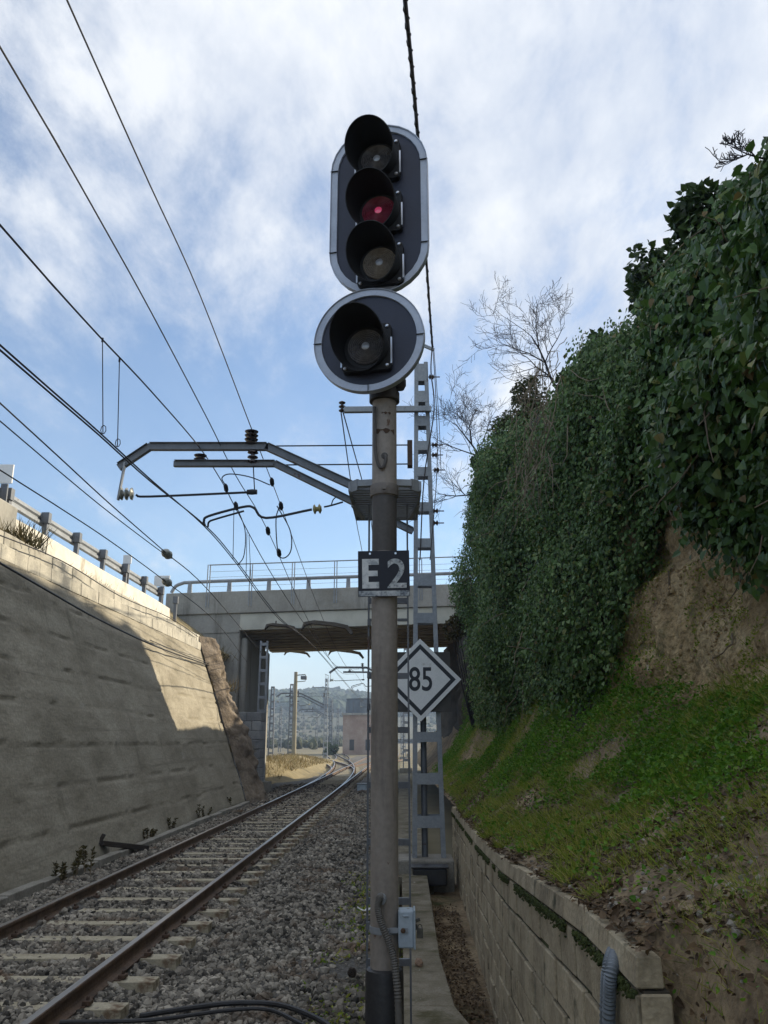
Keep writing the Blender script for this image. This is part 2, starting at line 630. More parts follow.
M['ivy_shade_soil'] = mat('soil_with_ivy_shade', [(.022, .018, .012), (.04, .032, .02), (.06, .047, .03)], 2, 8, .97, .8, 10)  # soil under the ivy, colour darkened so gaps between leaves look shaded
M['ground'] = mat('ground_soil', [(.09, .075, .045), (.15, .13, .075), (.21, .18, .11)], .15, 8, .96, .6, 2)
M['dry_grass_ground'] = mat('dry_grass_bank', [(.13, .105, .05), (.21, .17, .085), (.28, .225, .12)], 1.6, 8, .96, .8, 10)
M['asphalt'] = mat('asphalt', (.055, .054, .052), 3, 6, .9, .3, 60)
M['sleeper'] = mat('sleeper_concrete', [(.26, .225, .155), (.39, .345, .25), (.47, .425, .32)], 4, 7, .92, .5, 30, fine=.2, fscale=50, island=.12)
overlay(M['sleeper'], (.15, .10, .06), 5, .56, .14)
M['rail'] = mat('rusty_rail', [(.06, .038, .025), (.115, .072, .045), (.17, .105, .062)], 6, 7, .75, .4, 40, fine=.15)
M['rail_top'] = mat('worn_rail_head', [(.33, .31, .29), (.45, .43, .41)], 5, 4, .34, 0, metallic=.85, stretch=(8, .3, 1))
M['rust'] = mat('rusty_iron', [(.05, .03, .02), (.11, .065, .04)], 10, 6, .85, .3, 60)
M['galv'] = mat('grey_painted_steel', [(.20, .215, .235), (.28, .30, .32), (.34, .355, .37)], 2.0, 7, .55, .12, 30, metallic=.25, fine=.12, fscale=25)
overlay(M['galv'], (.14, .10, .075), 3.5, .66, .05)
M['galv_dark'] = mat('dark_cantilever_steel', [(.12, .13, .145), (.18, .19, .205)], 3.0, 7, .55, .12, 30, metallic=.3, fine=.12)
overlay(M['galv_dark'], (.09, .05, .035), 4.0, .62, .06)
M['mast'] = mat('weathered_mast_paint', [(.19, .16, .135), (.275, .24, .205), (.34, .30, .26)], 1.4, 8, .62, .15, 40, (2, 2, .4), fine=.14, fscale=30)
overlay(M['mast'], (.13, .075, .045), 7.0, .645, .04, (1, 1, .5), 6)
overlay(M['mast'], (.10, .09, .08), 2.0, .60, .12, (1.5, 1.5, .2), 6)
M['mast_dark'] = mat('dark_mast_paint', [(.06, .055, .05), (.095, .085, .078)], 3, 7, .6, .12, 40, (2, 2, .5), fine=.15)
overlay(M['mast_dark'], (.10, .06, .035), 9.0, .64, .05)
M['sleeve'] = mat('black_sleeve', [(.020, .020, .022), (.035, .034, .034)], 5, 6, .5, .15, 40, fine=.2)
overlay(M['sleeve'], (.10, .085, .07), 4, .66, .08)
M['band'] = mat('rusty_band', [(.09, .065, .05), (.18, .16, .14), (.23, .205, .18)], 9, 6, .6, .2, 40, metallic=.2)
M['board'] = mat('black_board_paint', [(.018, .021, .040), (.026, .030, .055)], 3, 5, .45, .05, 60, fine=.12, fscale=90)
M['rim'] = mat('grey_rim_paint', [(.36, .40, .48), (.46, .50, .58), (.52, .56, .64)], 3, 5, .40, .05, 30, metallic=.15, fine=.06)
M['hood'] = mat('matt_black_hood', [(.008, .008, .009), (.014, .014, .016)], 6, 4, .7, .05, 50)
M['bolt'] = mat('bright_bolt', [(.55, .55, .56), (.70, .70, .72)], 5, 3, .3, metallic=.9)
M['plate_black'] = mat('black_plate_paint', [(.006, .008, .016), (.010, .013, .024)], 6, 6, .6, .05, 30)
overlay(M['plate_black'], (.06, .075, .10), 16, .64, .12)
M['letter'] = mat('worn_white_letter', [(.33, .36, .38), (.62, .64, .64), (.72, .73, .72)], 14, 8, .7, pos=[.38, .50, .64])
overlay(M['letter'], (.03, .035, .045), 30, .64, .06, detail=7)
M['letter_worn'] = mat('worn_out_letter', [(.22, .25, .28), (.42, .45, .46), (.60, .61, .60)], 18, 8, .7, pos=[.36, .50, .66])
overlay(M['letter_worn'], (.05, .058, .072), 40, .50, .16, detail=8)
M['sign_white'] = mat('sign_white_paint', [(.68, .69, .67), (.78, .78, .76), (.82, .82, .80)], 2, 6, .5, fine=.05)
overlay(M['sign_white'], (.45, .44, .40), 3, .62, .15)
M['sign_black'] = mat('sign_black_paint', [(.014, .016, .022), (.022, .024, .03)], 5, 4, .5)
M['sign_back'] = mat('sign_back_board', [(.045, .042, .038), (.075, .07, .062)], 4, 6, .7, .1, 20)
M['box_blue'] = mat('pale_blue_box_paint', [(.26, .32, .37), (.33, .39, .44), (.37, .43, .48)], 5, 6, .5, .08, 30, fine=.08)
overlay(M['box_blue'], (.16, .13, .10), 14, .66, .06)
M['conduit'] = mat('grey_conduit', [(.085, .08, .07), (.13, .12, .105)], 8, 5, .6, fine=.15)
M['conduit_blue'] = mat('blue_grey_conduit', [(.12, .14, .16), (.19, .215, .24)], 6, 5, .5, fine=.15)
M['brass'] = mat('padlock_metal', [(.06, .055, .05), (.12, .11, .09)], 20, 4, .5, metallic=.5)
M['wire'] = mat('overhead_wire', [(.018, .019, .024), (.035, .036, .042)], 2, 3, .6, spec=.3)
M['cable'] = mat('black_cable', [(.012, .012, .014), (.03, .03, .032)], 5, 4, .55)
M['cable_brown'] = mat('brown_feeder_cable', [(.03, .024, .022), (.055, .042, .036)], 5, 4, .6)
M['insul'] = mat('brown_insulator', [(.022, .014, .012), (.05, .030, .024)], 5, 3, .25, spec=.6)
M['insul_glass'] = mat('pale_glass_insulator', [(.17, .18, .16), (.28, .29, .26)], 5, 3, .18, spec=.8)
M['insul_yellow'] = mat('yellow_insulator', [(.26, .22, .08), (.36, .31, .13)], 5, 3, .3)
M['bark'] = mat('bare_bark', [(.012, .010, .011), (.026, .022, .021)], 8, 6, .9, .3, 30)
M['dry_stem'] = mat('dry_stem', [(.16, .12, .08), (.27, .21, .14)], 8, 5, .9)
M['timber'] = mat('dark_timber', [(.025, .020, .016), (.055, .043, .034)], 5, 7, .9, .4, 30, (1, 1, 6))
M['brick'] = mat('old_brick', [(.24, .16, .125), (.33, .24, .19), (.42, .34, .28)], .5, 8, .9, .3, 10, fine=.15, fscale=6)
M['tank'] = mat('dark_tank_steel', [(.09, .11, .13), (.14, .165, .19)], .8, 6, .6, .1, 8)
M['pole_concrete'] = mat('yellowish_pole_concrete', [(.25, .225, .16), (.34, .31, .23)], 1.5, 6, .9, .2, 10)
M['hill'] = mat('scrub_hill', [(.030, .036, .018), (.055, .056, .028), (.095, .082, .046)], .03, 9, .97)
M['pine'] = mat('pine_forest', [(.022, .038, .016), (.040, .060, .024)], .05, 5, .95, island=.45)
M['scrub'] = mat('scrub_bush', [(.030, .040, .016), (.06, .062, .027)], .2, 5, .95, island=.5)
M['cone'] = mat('pine_cone', [(.035, .025, .018), (.07, .052, .038)], 20, 4, .9)
M['litter'] = mat('white_litter', [(.6, .6, .58), (.7, .7, .69)], 9, 3, .7)
M['brick_bit'] = mat('reddish_stone', [(.20, .13, .085), (.28, .19, .13)], 9, 5, .9, .4, 30)
IP = [0, .25, .50, .70, .90, .955, 1.0]
M['ivy'] = leafmat('ivy_leaf', [(.034, .075, .014), (.062, .125, .022), (.095, .175, .036), (.050, .10, .028), (.13, .21, .06), (.20, .22, .05), (.20, .13, .05)], .36, pos=IP)
M['ivy_pale'] = leafmat('small_ivy_leaf', [(.040, .082, .018), (.076, .140, .030), (.13, .215, .055), (.056, .108, .026), (.23, .32, .12), (.20, .24, .06), (.18, .125, .05)], .42, pos=IP)
M['shrub_leaf'] = leafmat('evergreen_leaf', [(.026, .048, .014), (.048, .082, .022), (.075, .115, .030), (.036, .064, .020)], .35)
M['olive_leaf'] = leafmat('olive_leaf', [(.045, .055, .018), (.075, .085, .026), (.11, .115, .04), (.05, .06, .02)], .5)
M['herb'] = leafmat('herb_leaf', [(.055, .14, .010), (.085, .21, .014), (.13, .28, .022), (.20, .31, .035)], .5, .35)
M['blade'] = leafmat('grass_blade', [(.09, .17, .014), (.17, .26, .022), (.27, .32, .04), (.36, .36, .06), (.40, .34, .13)], .55, .35)
M['litterleaf'] = leafmat('dead_leaf', [(.05, .032, .018), (.10, .062, .032), (.16, .105, .055), (.07, .05, .032), (.22, .16, .10)], .75, .1)
M['drygrass'] = leafmat('dry_grass_blade', [(.17, .125, .06), (.25, .19, .09), (.31, .25, .13), (.13, .125, .05)], .7, .3)
M['weed'] = leafmat('weed_leaf', [(.05, .05, .018), (.09, .075, .03), (.13, .10, .045)], .6, .2)


def glassmat(name, c1, c2, emit=None):
    m = mat(name, [c1, c2], 30, 3, .22, spec=.8)
    b = m.node_tree.nodes['Principled BSDF']
    b.inputs['Coat Weight'].default_value = .6
    b.inputs['Coat Roughness'].default_value = .12
    if emit:
        b.inputs['Emission Color'].default_value = emit + (1,)
        b.inputs['Emission Strength'].default_value = 1.0
    return m


M['lens_clear'] = glassmat('smoky_lens', (.07, .062, .062), (.13, .118, .115))
M['lens_red'] = glassmat('red_lens', (.18, .02, .04), (.28, .035, .065))
M['lens_amber'] = glassmat('amber_lens', (.17, .14, .11), (.28, .235, .185))
M['lens_core'] = glassmat('pale_lens_core', (.26, .26, .28), (.36, .36, .38))
M['lamp_red'] = glassmat('lit_red_core', (.42, .06, .12), (.5, .08, .15), (.16, .012, .035))

# ------------------------------------------------------------------ ground
GZ = -0.16
gx = np.concatenate([np.linspace(-1500, -40, 24), np.linspace(-34, 34, 35), np.linspace(40, 1500, 24)])
gy = np.concatenate([np.linspace(-200, -10, 8), np.linspace(-6, 120, 64), np.linspace(130, 3000, 46)])
GX, GY = np.meshgrid(gx, gy, indexing='ij')
GZg = np.full_like(GX, -0.62) + 0.30 * np.clip((GY - 30) / 30, 0, 1)
far = np.clip((GY - 140) / 300, 0, 1)
GZg += far * 5 * (fbm(GX / 90, GY / 90, 0, 3, 5))
tag(grid_mesh('ground', np.stack([GX, GY, GZg], -1), M['ground']), kind='structure')

# far hills
hx = np.linspace(-900, 700, 120)
hy = np.linspace(330, 1500, 60)
HX, HY = np.meshgrid(hx, hy, indexing='ij')


def hill_z(X, Y):
    rise = np.clip((Y - 330) / 420, 0, 1)
    rise = rise * rise * (3 - 2 * rise)
    base = 33 + 8 * np.clip((-X - 40) / 250, -0.5, 1.5) + 9 * (fbm(X / 160, Y / 220, 0, 4, 21) - .5) * 2
    low = 8 * np.clip((Y - 250) / 150, 0, 1) * fbm(X / 60, Y / 60, 0, 3, 3)
    return rise * base + low - 0.6


tag(grid_mesh('hills', np.stack([HX, HY, hill_z(HX, HY)], -1), M['hill']), kind='structure')
n = 13000
fx_, fy_ = rng.uniform(-420, 330, n), rng.uniform(520, 860, n)
keep = fbm(fx_ / 45, fy_ / 45, 0, 3, 9) + np.clip((fy_ - 560) / 300, 0, .35) > .36
fx_, fy_ = fx_[keep], fy_[keep]
fz_ = hill_z(fx_, fy_)
ss = rng.uniform(2.2, 4.6, len(fx_))
V, F = stones_mesh(np.stack([fx_, fy_, fz_ + ss * .7], -1), ss, .25, (.75, 1.25))
tag(mesh_np('hill_forest', V, F, M['pine']), 'dark pine forest covering the hazy hill beyond the bridge', 'forest', kind='stuff')
n = 6000
fx_, fy_ = rng.uniform(-200, 160, n), rng.uniform(170, 520, n)
keep = (fbm(fx_ / 30, fy_ / 30, 0, 3, 4) > .42) & (np.abs(fx_ + 3.65 + .0 * fy_) > 14)
fx_, fy_ = fx_[keep], fy_[keep]
ss = rng.uniform(.4, 1.6, len(fx_))
zb = np.maximum(hill_z(fx_, fy_) * (fy_ > 330), 1.0)
V, F = stones_mesh(np.stack([fx_, fy_, zb + ss * .4], -1), ss, .25, (.7, 1.2))
tag(mesh_np('scrubland_bushes', V, F, M['scrub']), 'scattered low scrub on the plain at the foot of the hill', 'scrub', kind='stuff')

# track bed: shallow ballast shoulder along the straight track
by = np.concatenate([np.arange(2.0, 34, .22), np.arange(34, 200, 1.5)])
bx = np.concatenate([np.arange(-7.0, -.1, .16), [-.02]])
BX, BY = np.meshgrid(bx, by, indexing='ij')
BZ = GZ + .07 * (fbm(BX * 2.2, BY * 2.2, 0, 3, 2) - .5) - .10 * np.clip((BX + 1.8) / 1.2, 0, 1) - .06 * np.clip((-5.2 - BX) / .4, 0, 1)
BZ = BZ - .035 * (np.abs(BX + 3.65) < .75) - .12 * np.exp(-((BX + 2.25) / .36) ** 2)
tag(grid_mesh('track_bed', np.stack([BX, BY, BZ], -1), M['ballast_bed']), kind='structure')


def bed_z(x, y):
    return GZ + .07 * (fbm(x * 2.2, y * 2.2, 0, 3, 2) - .5) - .10 * np.clip((x + 1.8) / 1.2, 0, 1) - .06 * np.clip((-5.2 - x) / .4, 0, 1) - .035 * (np.abs(x + 3.65) < .75) - .12 * np.exp(-((x + 2.25) / .36) ** 2)


# loose ballast stones
def scatter_stones(n, x0, x1, y0, y1, s0, s1, power=1.0):
    y = y0 + (y1 - y0) * rng.uniform(0, 1, n) ** power
    x = rng.uniform(x0, x1, n)
    keep = np.ones(n, bool)
    for rx in (-4.52, -2.78):
        keep &= np.abs(x - rx) > .085
    # fewer stones on top of the sleepers, fewer on the earthy side near the path
    ph = np.abs(((y - SL0) / SLP + .5) % 1 - .5) * SLP
    keep &= ~((ph < .15) & (x > -4.97) & (x < -2.33) & (rng.uniform(0, 1, n) < np.where(x > -2.85, .96, np.where(x < -4.4, .1, .45 + .5 * (fbm(x * 1.3, y * 1.3, 0, 3, 17) > .47)))))
    keep &= rng.uniform(0, 1, n) > np.clip((x + 1.35) / .8, 0, .88) * (fbm(x * 1.5, y * 1.5, 0, 3, 31) * 1.5)
    x, y = x[keep], y[keep]
    s = rng.uniform(s0, s1, len(x)) * rng.choice([.55, .8, 1, 1, 1.5], len(x))
    z = bed_z(x, y) + s * .22
    return np.stack([x, y, z], -1), s


SL0, SLP = 6.2, .84
Cs, Ss = zip(scatter_stones(52000, -5.7, -.08, 4.5, 14, .017, .040, 1.0),
             scatter_stones(26000, -5.9, -.1, 14, 26, .024, .044, 1.1),
             scatter_stones(10000, -6.2, -.1, 26, 46, .036, .06, 1.2))
V, F = stones_mesh(np.concatenate(Cs), np.concatenate(Ss))
tag(mesh_np('gravel', V, F, M['gravel']), 'grey and brown ballast stones of the track bed', 'gravel', kind='stuff')

# path beside the mast, drain ditch floor
def ground_strip(name, rows, m_, sub=1):
    P = np.array(rows, float)
    return grid_mesh(name, P, m_, smooth=False)


PATH_R = [(4.6, 1.05), (6.0, .86), (6.9, .62), (7.8, .45), (9.5, .40), (12, .42), (15, .44)]
mb = MB()
for (ya, xa), (yb, xb) in zip(PATH_R[:-1], PATH_R[1:]):
    la, lb = .02, .02
    z0, z1 = -.95, -.13
    mb.hexa([(la, ya, z0), (xa, ya, z0), (xb, yb, z0), (lb, yb, z0), (la, ya, z1), (xa, ya, z1), (xb, yb, z1), (lb, yb, z1)])
p = mb.build('path', M['path'], bevel=.012)
tag(p, kind='structure')
mb = MB()
mb.box(-.08, .55, 15.02, 60, -.7, -.18)
tag(mb.build('path_beyond', M['path']), kind='structure')
DX, DY = np.meshgrid(np.linspace(.0, 1.6, 14), np.linspace(3, 16, 60), indexing='ij')
DZ = -.60 + .12 * fbm(DX * 4, DY * 4, 0, 3, 14) + .012 * (DY - 9)
tag(grid_mesh('ditch_floor', np.stack([DX, DY, DZ], -1), M['soil']), kind='structure')

# ------------------------------------------------------------------ right hillside


def wall_top(y):
    return np.interp(y, [2, 3.3, 4, 5, 7.7, 11, 18, 30], [1.30, 1.30, 1.29, 1.22, 1.03, .90, .76, .70])


def wall_x(y):
    return .80 + .016 * np.clip(np.asarray(y, float) - 3, 0, 14)


CREST_Y = [-6, 5, 7, 9.5, 14, 16, 20, 24, 28, 32, 36, 46, 60, 75]
CREST_Z = [5.4, 5.9, 6.6, 7.4, 8.5, 8.4, 9.5, 10.5, 10.7, 10.2, 8.6, 8.2, 6.0, 2.5]


def hill_profile(y, t):
    """x, z of the hillside for distance y, t in 0..4 (0 wall top, 1 cliff foot, 2 cliff top, 3 upper crest, 4 far back)"""
    y, t = np.broadcast_arrays(np.asarray(y, float), np.asarray(t, float))
    cz = np.interp(y, CREST_Y, CREST_Z)
    topz = np.interp(y, [-6, 12, 18, 30, 36, 40, 60, 75], [13, 15.8, 16.9, 17.0, 16.6, 9, 6, 3])
    k0x, k0z = wall_x(y) + .05, wall_top(y) + .016
    fx = 2.95 + .25 * np.sin(y * .31) + .15 * np.sin(y * .83 + 1)
    fz = 2.85 + .25 * np.sin(y * .45 + .7)
    X = [k0x, fx, fx + np.interp(y, [12, 18, 30], [.75, .25, .10]) + .12 * np.sin(y * .6), np.full_like(y, 12.0), np.full_like(y, 46.0)]
    Z = [k0z, fz, np.maximum(cz, fz + .2), topz, topz - 1]
    i = np.clip(np.floor(t).astype(int), 0, 3)
    f = t - i
    x = np.choose(i, X[:4]) * (1 - f) + np.choose(i, X[1:]) * f
    z = np.choose(i, Z[:4]) * (1 - f) + np.choose(i, Z[1:]) * f
    # the slope bows a little, the cliff is lumpy
    z = z - .22 * np.sin(np.pi * np.clip(t, 0, 1)) * (t < 1)
    # where the block wall ends the soil falls away in front of it
    sk = np.clip((3.30 - y) / .15, 0, 1) * (1 - np.clip(t / .11, 0, 1))
    x, z = x - sk * .10, z + sk * .04 - sk ** 2 * 1.9
    return x, z


def hill_point(y, t):
    x, z = hill_profile(y, t)
    a = np.clip(t * 2.2, 0, 1)
    cl = np.clip((t - .8) * 4, 0, 1) * np.clip((2.4 - t) * 3, 0, 1)
    lump = (fbm(y * .9, z * .9, x * .3, 4, 40) - .5)
    fine = (fbm(y * 3.2, z * 3.2, x * 2.4, 4, 50) - .5)
    ledge = np.abs(((z * 1.35 + lump * 1.6) % 1.0) - .5)
    grit = fbm(y * 9, z * 9, x * 6, 2, 55) - .5
    x = x - cl * (lump * .60 + fine * .34 + ledge * .10 + grit * .10)
    z = z + a * (1 - cl) * (lump * .35 + fine * .22) + cl * fine * .12
    yy = y - .577 * (x - 4)
    cap = np.interp(yy, [-50, 30.4, 31.2, 52, 60, 80], [60, 60, 8.0, 8.0, 5, 0.5])
    return np.stack([x, np.asarray(y, float) + 0 * x, np.minimum(z, cap)], -1)


ys = np.concatenate([np.arange(-5, 13, .10), np.arange(13, 24, .18), np.arange(24, 38, .3), np.arange(38, 76, 1.2)])
ts = np.concatenate([np.linspace(0, 1, 34), np.linspace(1, 2, 40)[1:], np.linspace(2, 3, 18)[1:], np.linspace(3, 4, 5)[1:]])
YY, TT = np.meshgrid(ys, ts, indexing='ij')
HP = hill_point(YY, TT)
i = np.arange(len(ys) - 1)[:, None] * len(ts) + np.arange(len(ts) - 1)[None, :]
Fh = np.stack([i, i + len(ts), i + len(ts) + 1, i + 1], -1)
tmid = np.broadcast_to(.5 * (ts[1:] + ts[:-1])[None, :], Fh.shape[:2])
tm = tmid + .22 * (fbm(YY[:-1, :-1] * 1.1, tmid * 5, 0, 3, 77) - .5)
hs = mesh_np('hillside', HP.reshape(-1, 3), Fh.reshape(-1, 4), [M['soil'], M['earth'], M['ivy_shade_soil']], smooth=True, midx=np.where((tm > .86) & (tm < 2.05), np.where((YY[:-1, :-1] > 11.2) | (tmid > 1.62), 2, 1), 0).ravel())
tag(hs, kind='structure')


def hill_sample(y, t):
    P = hill_point(y, t)
    e = .02
    du = hill_point(y + e, t) - P
    dv = hill_point(y, t + e) - P
    Nn = unit(np.cross(du, dv))
    s = np.where(Nn[:, 2:3] < 0, -1, 1)
    flip = np.where((Nn[:, 0:1] > 0) & (t[:, None] > .95) & (t[:, None] < 2.2), -1, 1)
    Nn = np.where((t[:, None] > .95) & (t[:, None] < 2.2), Nn * flip, Nn * s)
    return P, Nn


# ground cover on the slope ---------------------------------------------------
def cover(n, y0, y1, t0, t1, dens, ypow=1.6):
    y = y0 + (y1 - y0) * rng.uniform(0, 1, n) ** ypow
    t = rng.uniform(t0, t1, n)
    k = rng.uniform(0, 1, n) < dens(y, t)
    return y[k], t[k]


def green_mask(y, t):
    a = np.clip((t - np.interp(y, [4, 8, 14, 30], [.34, .26, .18, .08])) / .25, .06, 1)
    b = np.clip((fbm(y * .8, t * 3.2, 0, 4, 61) - .385) / .12, .03, 1)
    c = 1 - np.clip((t - np.interp(y, [6, 8, 11, 14], [.70, .80, 1.04, 1.2])) / .12, 0, 1)
    return a * b * c


y, t = cover(230000, 2.2, 34, .02, 1.2, green_mask, 1.7)
P, Nn = hill_sample(y, t)
n = len(y)
P = P + Nn * rng.uniform(.0, .13, (n, 1)) * np.clip(fbm(y * 2.5, t * 9, 0, 3, 63) * 2 - .3, .15, 1.4)[:, None]
d = unit(rng.normal(size=(n, 3)) * [1, 1, .4] + [-.3, -.2, .55])
V, F = card_mesh(P, d, unit(Nn + rng.normal(size=(n, 3)) * .5), rng.uniform(.018, .05, n) * np.clip(y / 6, .5, 1), .75)
tag(mesh_np('ground_cover', V, F, M['herb']), 'bright green low herbs carpeting the upper slope below the ivy', 'ground cover', kind='stuff')


def blade_mask(y, t):
    b = np.clip((fbm(y * 1.3 + 7, t * 6, 0, 4, 71) - .425) / .12, .04, 1)
    b = np.maximum(b, .75 * np.clip((8 - y) / 2, 0, 1) * np.clip((fbm(y * 3, t * 9, 0, 3, 73) - .46) / .08, 0, 1))
    return b * np.clip((t - .03) / .05, 0, 1) * np.clip((1.05 - t) / .2, 0, 1) * np.where(t < .5, 1, .8)


y, t = cover(150000, 2.0, 30, .02, 1.05, blade_mask, 1.7)
ye = rng.uniform(3.2, 16, 9000)
ye = ye[fbm(ye * 2.6, 0, 0, 3, 25) > .56]
y, t = np.concatenate([y, ye]), np.concatenate([t, rng.uniform(.0, .05, len(ye))])
P, Nn = hill_sample(y, t)
n = len(y)
d = unit(rng.normal(size=(n, 3)) * [.8, .8, .3] + [-.35, -.1, .8])
V, F = card_mesh(P - [0, 0, .01], d, unit(rng.normal(size=(n, 3)) + [-.3, -.6, .2]), rng.uniform(.04, .16, n) * np.clip(y / 6, .40, 1), .055, BLADE, BLADE_F)
tag(mesh_np('grass', V, F, M['blade']), 'yellow green grass blades sprouting on the lower slope', 'grass', kind='stuff')

y, t = cover(60000, 1.4, 24, .0, .9, lambda y, t: np.clip(1.15 - t * 1.3, 0, 1) * np.clip((fbm(y * 1.2, t * 4, 0, 3, 81) - .3) / .2, .15, 1), 1.7)
P, Nn = hill_sample(y, t)
n = len(y)
dl_x = rng.uniform(.44, .86, 5000)
dl_y = rng.uniform(5, 14, 5000)
P2 = np.stack([dl_x, dl_y, -.60 + .12 * fbm(dl_x * 4, dl_y * 4, 0, 3, 14) + .012 * (dl_y - 9) + .02], -1)
wl_y = rng.uniform(3.1, 16, 2600)
wl_y = wl_y[fbm(wl_y * 2.2, 0, 0, 3, 15) > .44]
P3 = np.stack([wall_x(wl_y) + rng.uniform(-.005, .10, len(wl_y)), wl_y, wall_top(wl_y) + rng.uniform(.012, .03, len(wl_y))], -1)
P = np.concatenate([P + Nn * .012, P2, P3])
Nn = np.concatenate([Nn, np.tile([0, 0, 1.], (5000 + len(P3), 1))])
n = len(P)
V, F = card_mesh(P, unit(rng.normal(size=(n, 3)) * [1, 1, .35]), unit(Nn + rng.normal(size=(n, 3)) * .35), rng.uniform(.012, .048, n), .7)
tag(mesh_np('leaf_litter', V, F, M['litterleaf']), 'brown dead leaves and twigs strewn over the lower slope and the ditch', 'leaf litter', kind='stuff')

y, t = cover(3600, 1.6, 20, .0, .9, lambda y, t: np.clip(1.0 - t * .9, 0, 1), 1.6)
P, Nn = hill_sample(y, t)
V, F = stones_mesh(P, rng.uniform(.005, .022, len(y)))
tag(mesh_np('slope_stones', V, F, mat('slope_stone', [(.20, .175, .14), (.33, .30, .25)], 9, 5, .9, .3, 30, island=.35)), 'small pale stones lying on the bare slope above the block wall', 'stones', kind='stuff')

# ------------------------------------------------------------------ ivy on the cliff
def ivy_thing(name, label, y0, y1, nl, size, m_, t_lo, t_hi, bulge, cat='ivy', seed=0, hang=.35, twigs=0, strand=.45):
    r2 = np.random.default_rng(100 + seed)
    y = r2.uniform(y0, y1, nl)
    lo, hi = t_lo(y), t_hi(y)
    t = lo + (hi - lo) * r2.uniform(0, 1, nl)
    # part of the leaves hang in strands
    ns = int((y1 - y0) * 13)
    sy = r2.uniform(y0, y1, ns)
    ks = r2.integers(ns, size=nl)
    on = r2.uniform(0, 1, nl) < strand
    y = np.where(on, sy[ks] + .07 * np.sin(t * 7 + ks * 1.7) + r2.normal(size=nl) * .022 - (2.1 - t) * .25 * np.sin(ks * 3.3), y)
    y = np.clip(y, y0, y1)
    t = np.maximum(t, t_lo(y))
    P, Nn = hill_sample(y, t)
    b = bulge(y, t, P[:, 2])
    c1 = fbm(y * 1.0, P[:, 2] * 1.0, 0, 4, 200 + seed)
    c0 = fbm(y * .42, P[:, 2] * .5, 0, 2, 230 + seed)
    depth = b * (.10 + 1.0 * np.clip(c1 - .3, 0, .5) * 2 + 1.5 * np.clip(c0 - .42, 0, .5))
    depth = depth + np.where(on, .08 + .10 * (np.sin(ks * 2.1) + 1), 0)
    dens = np.clip((fbm(y * 2.2, P[:, 2] * 2.2, 0, 3, 210 + seed) - .30) / .14, .10, 1)
    k = r2.uniform(0, 1, nl) < np.where(on, np.maximum(dens, .55), dens)
    y, t, P, Nn, depth = y[k], t[k], P[k], Nn[k], depth[k]
    nl = len(y)
    outw = unit(Nn * [1, .6, .5] + np.array([-.55, -.12, .12]))
    nm = int((y1 - y0) * 4.2)
    my_, mz_ = r2.uniform(y0 - .3, y1 + .3, nm), r2.uniform(2.6, 11.2, nm)
    mr_ = r2.uniform(.55, 1.25, nm)
    ma_ = mr_ * r2.uniform(.45, .80, nm)

    def mound(yy, zz_):
        h = np.zeros(len(yy))
        for q in range(nm):
            d2 = ((yy - my_[q]) ** 2 + ((zz_ - mz_[q]) * .8) ** 2) / mr_[q] ** 2
            h = np.maximum(h, ma_[q] * np.sqrt(np.clip(1 - d2, 0, 1)))
        return h
    zl = P[:, 2].copy()
    taper = np.clip((t - t_lo(y)) / .25, .25, 1) * np.clip((2.15 - t) / .3, .35, 1) * np.clip(bulge(y, t, zl) / .6, .4, 1.1)
    h0 = mound(y, zl) * taper
    gy_ = np.clip((mound(y + .06, zl) * taper - h0) / .06, -1.6, 1.6)
    gz2 = np.clip((mound(y, zl + .06) * taper - h0) / .06, -1.6, 1.6)
    depth = depth * .75 + h0
    P = P + outw * (depth * (1 - .55 * r2.uniform(0, 1, nl) ** 2.2))[:, None] + r2.normal(size=(nl, 3)) * .035
    P[:, 2] -= hang * r2.uniform(0, 1, nl) ** 3
    tipd = unit(np.array([-.25, 0, -.85]) + r2.normal(size=(nl, 3)) * .45)
    nn = unit(outw + np.stack([0 * gy_, -.8 * gy_, -.8 * gz2], -1) + np.array([-.1, -.15, .40]) + r2.normal(size=(nl, 3)) * .40)
    V, F = card_mesh(P, tipd, nn, r2.uniform(size[0], size[1], nl), .95)
    root = thing(name, (float(P[:, 0].mean()), float(P[:, 1].mean()), float(P[:, 2].min())), label, cat)
    mesh_np('foliage', V, F, m_, root)
    if twigs:
        for q in range(twigs):
            mbt = MB()
            j = r2.integers(nl)
            p = Vector(P[j])
            dirv = Vector((-.35, r2.normal() * .7, -.6 + r2.normal() * .6)).normalized()
            pts = []
            for s in range(5):
                pts.append(p.copy())
                dirv = (dirv + Vector(r2.normal(size=3)) * .28 + Vector((0, 0, -.12))).normalized()
                p = p + dirv * r2.uniform(.12, .28)
            mbt.tube(pts, [.011, .010, .008, .006, .003], 5)
            mbt.build('stem', M['dry_stem'], root)
    return root


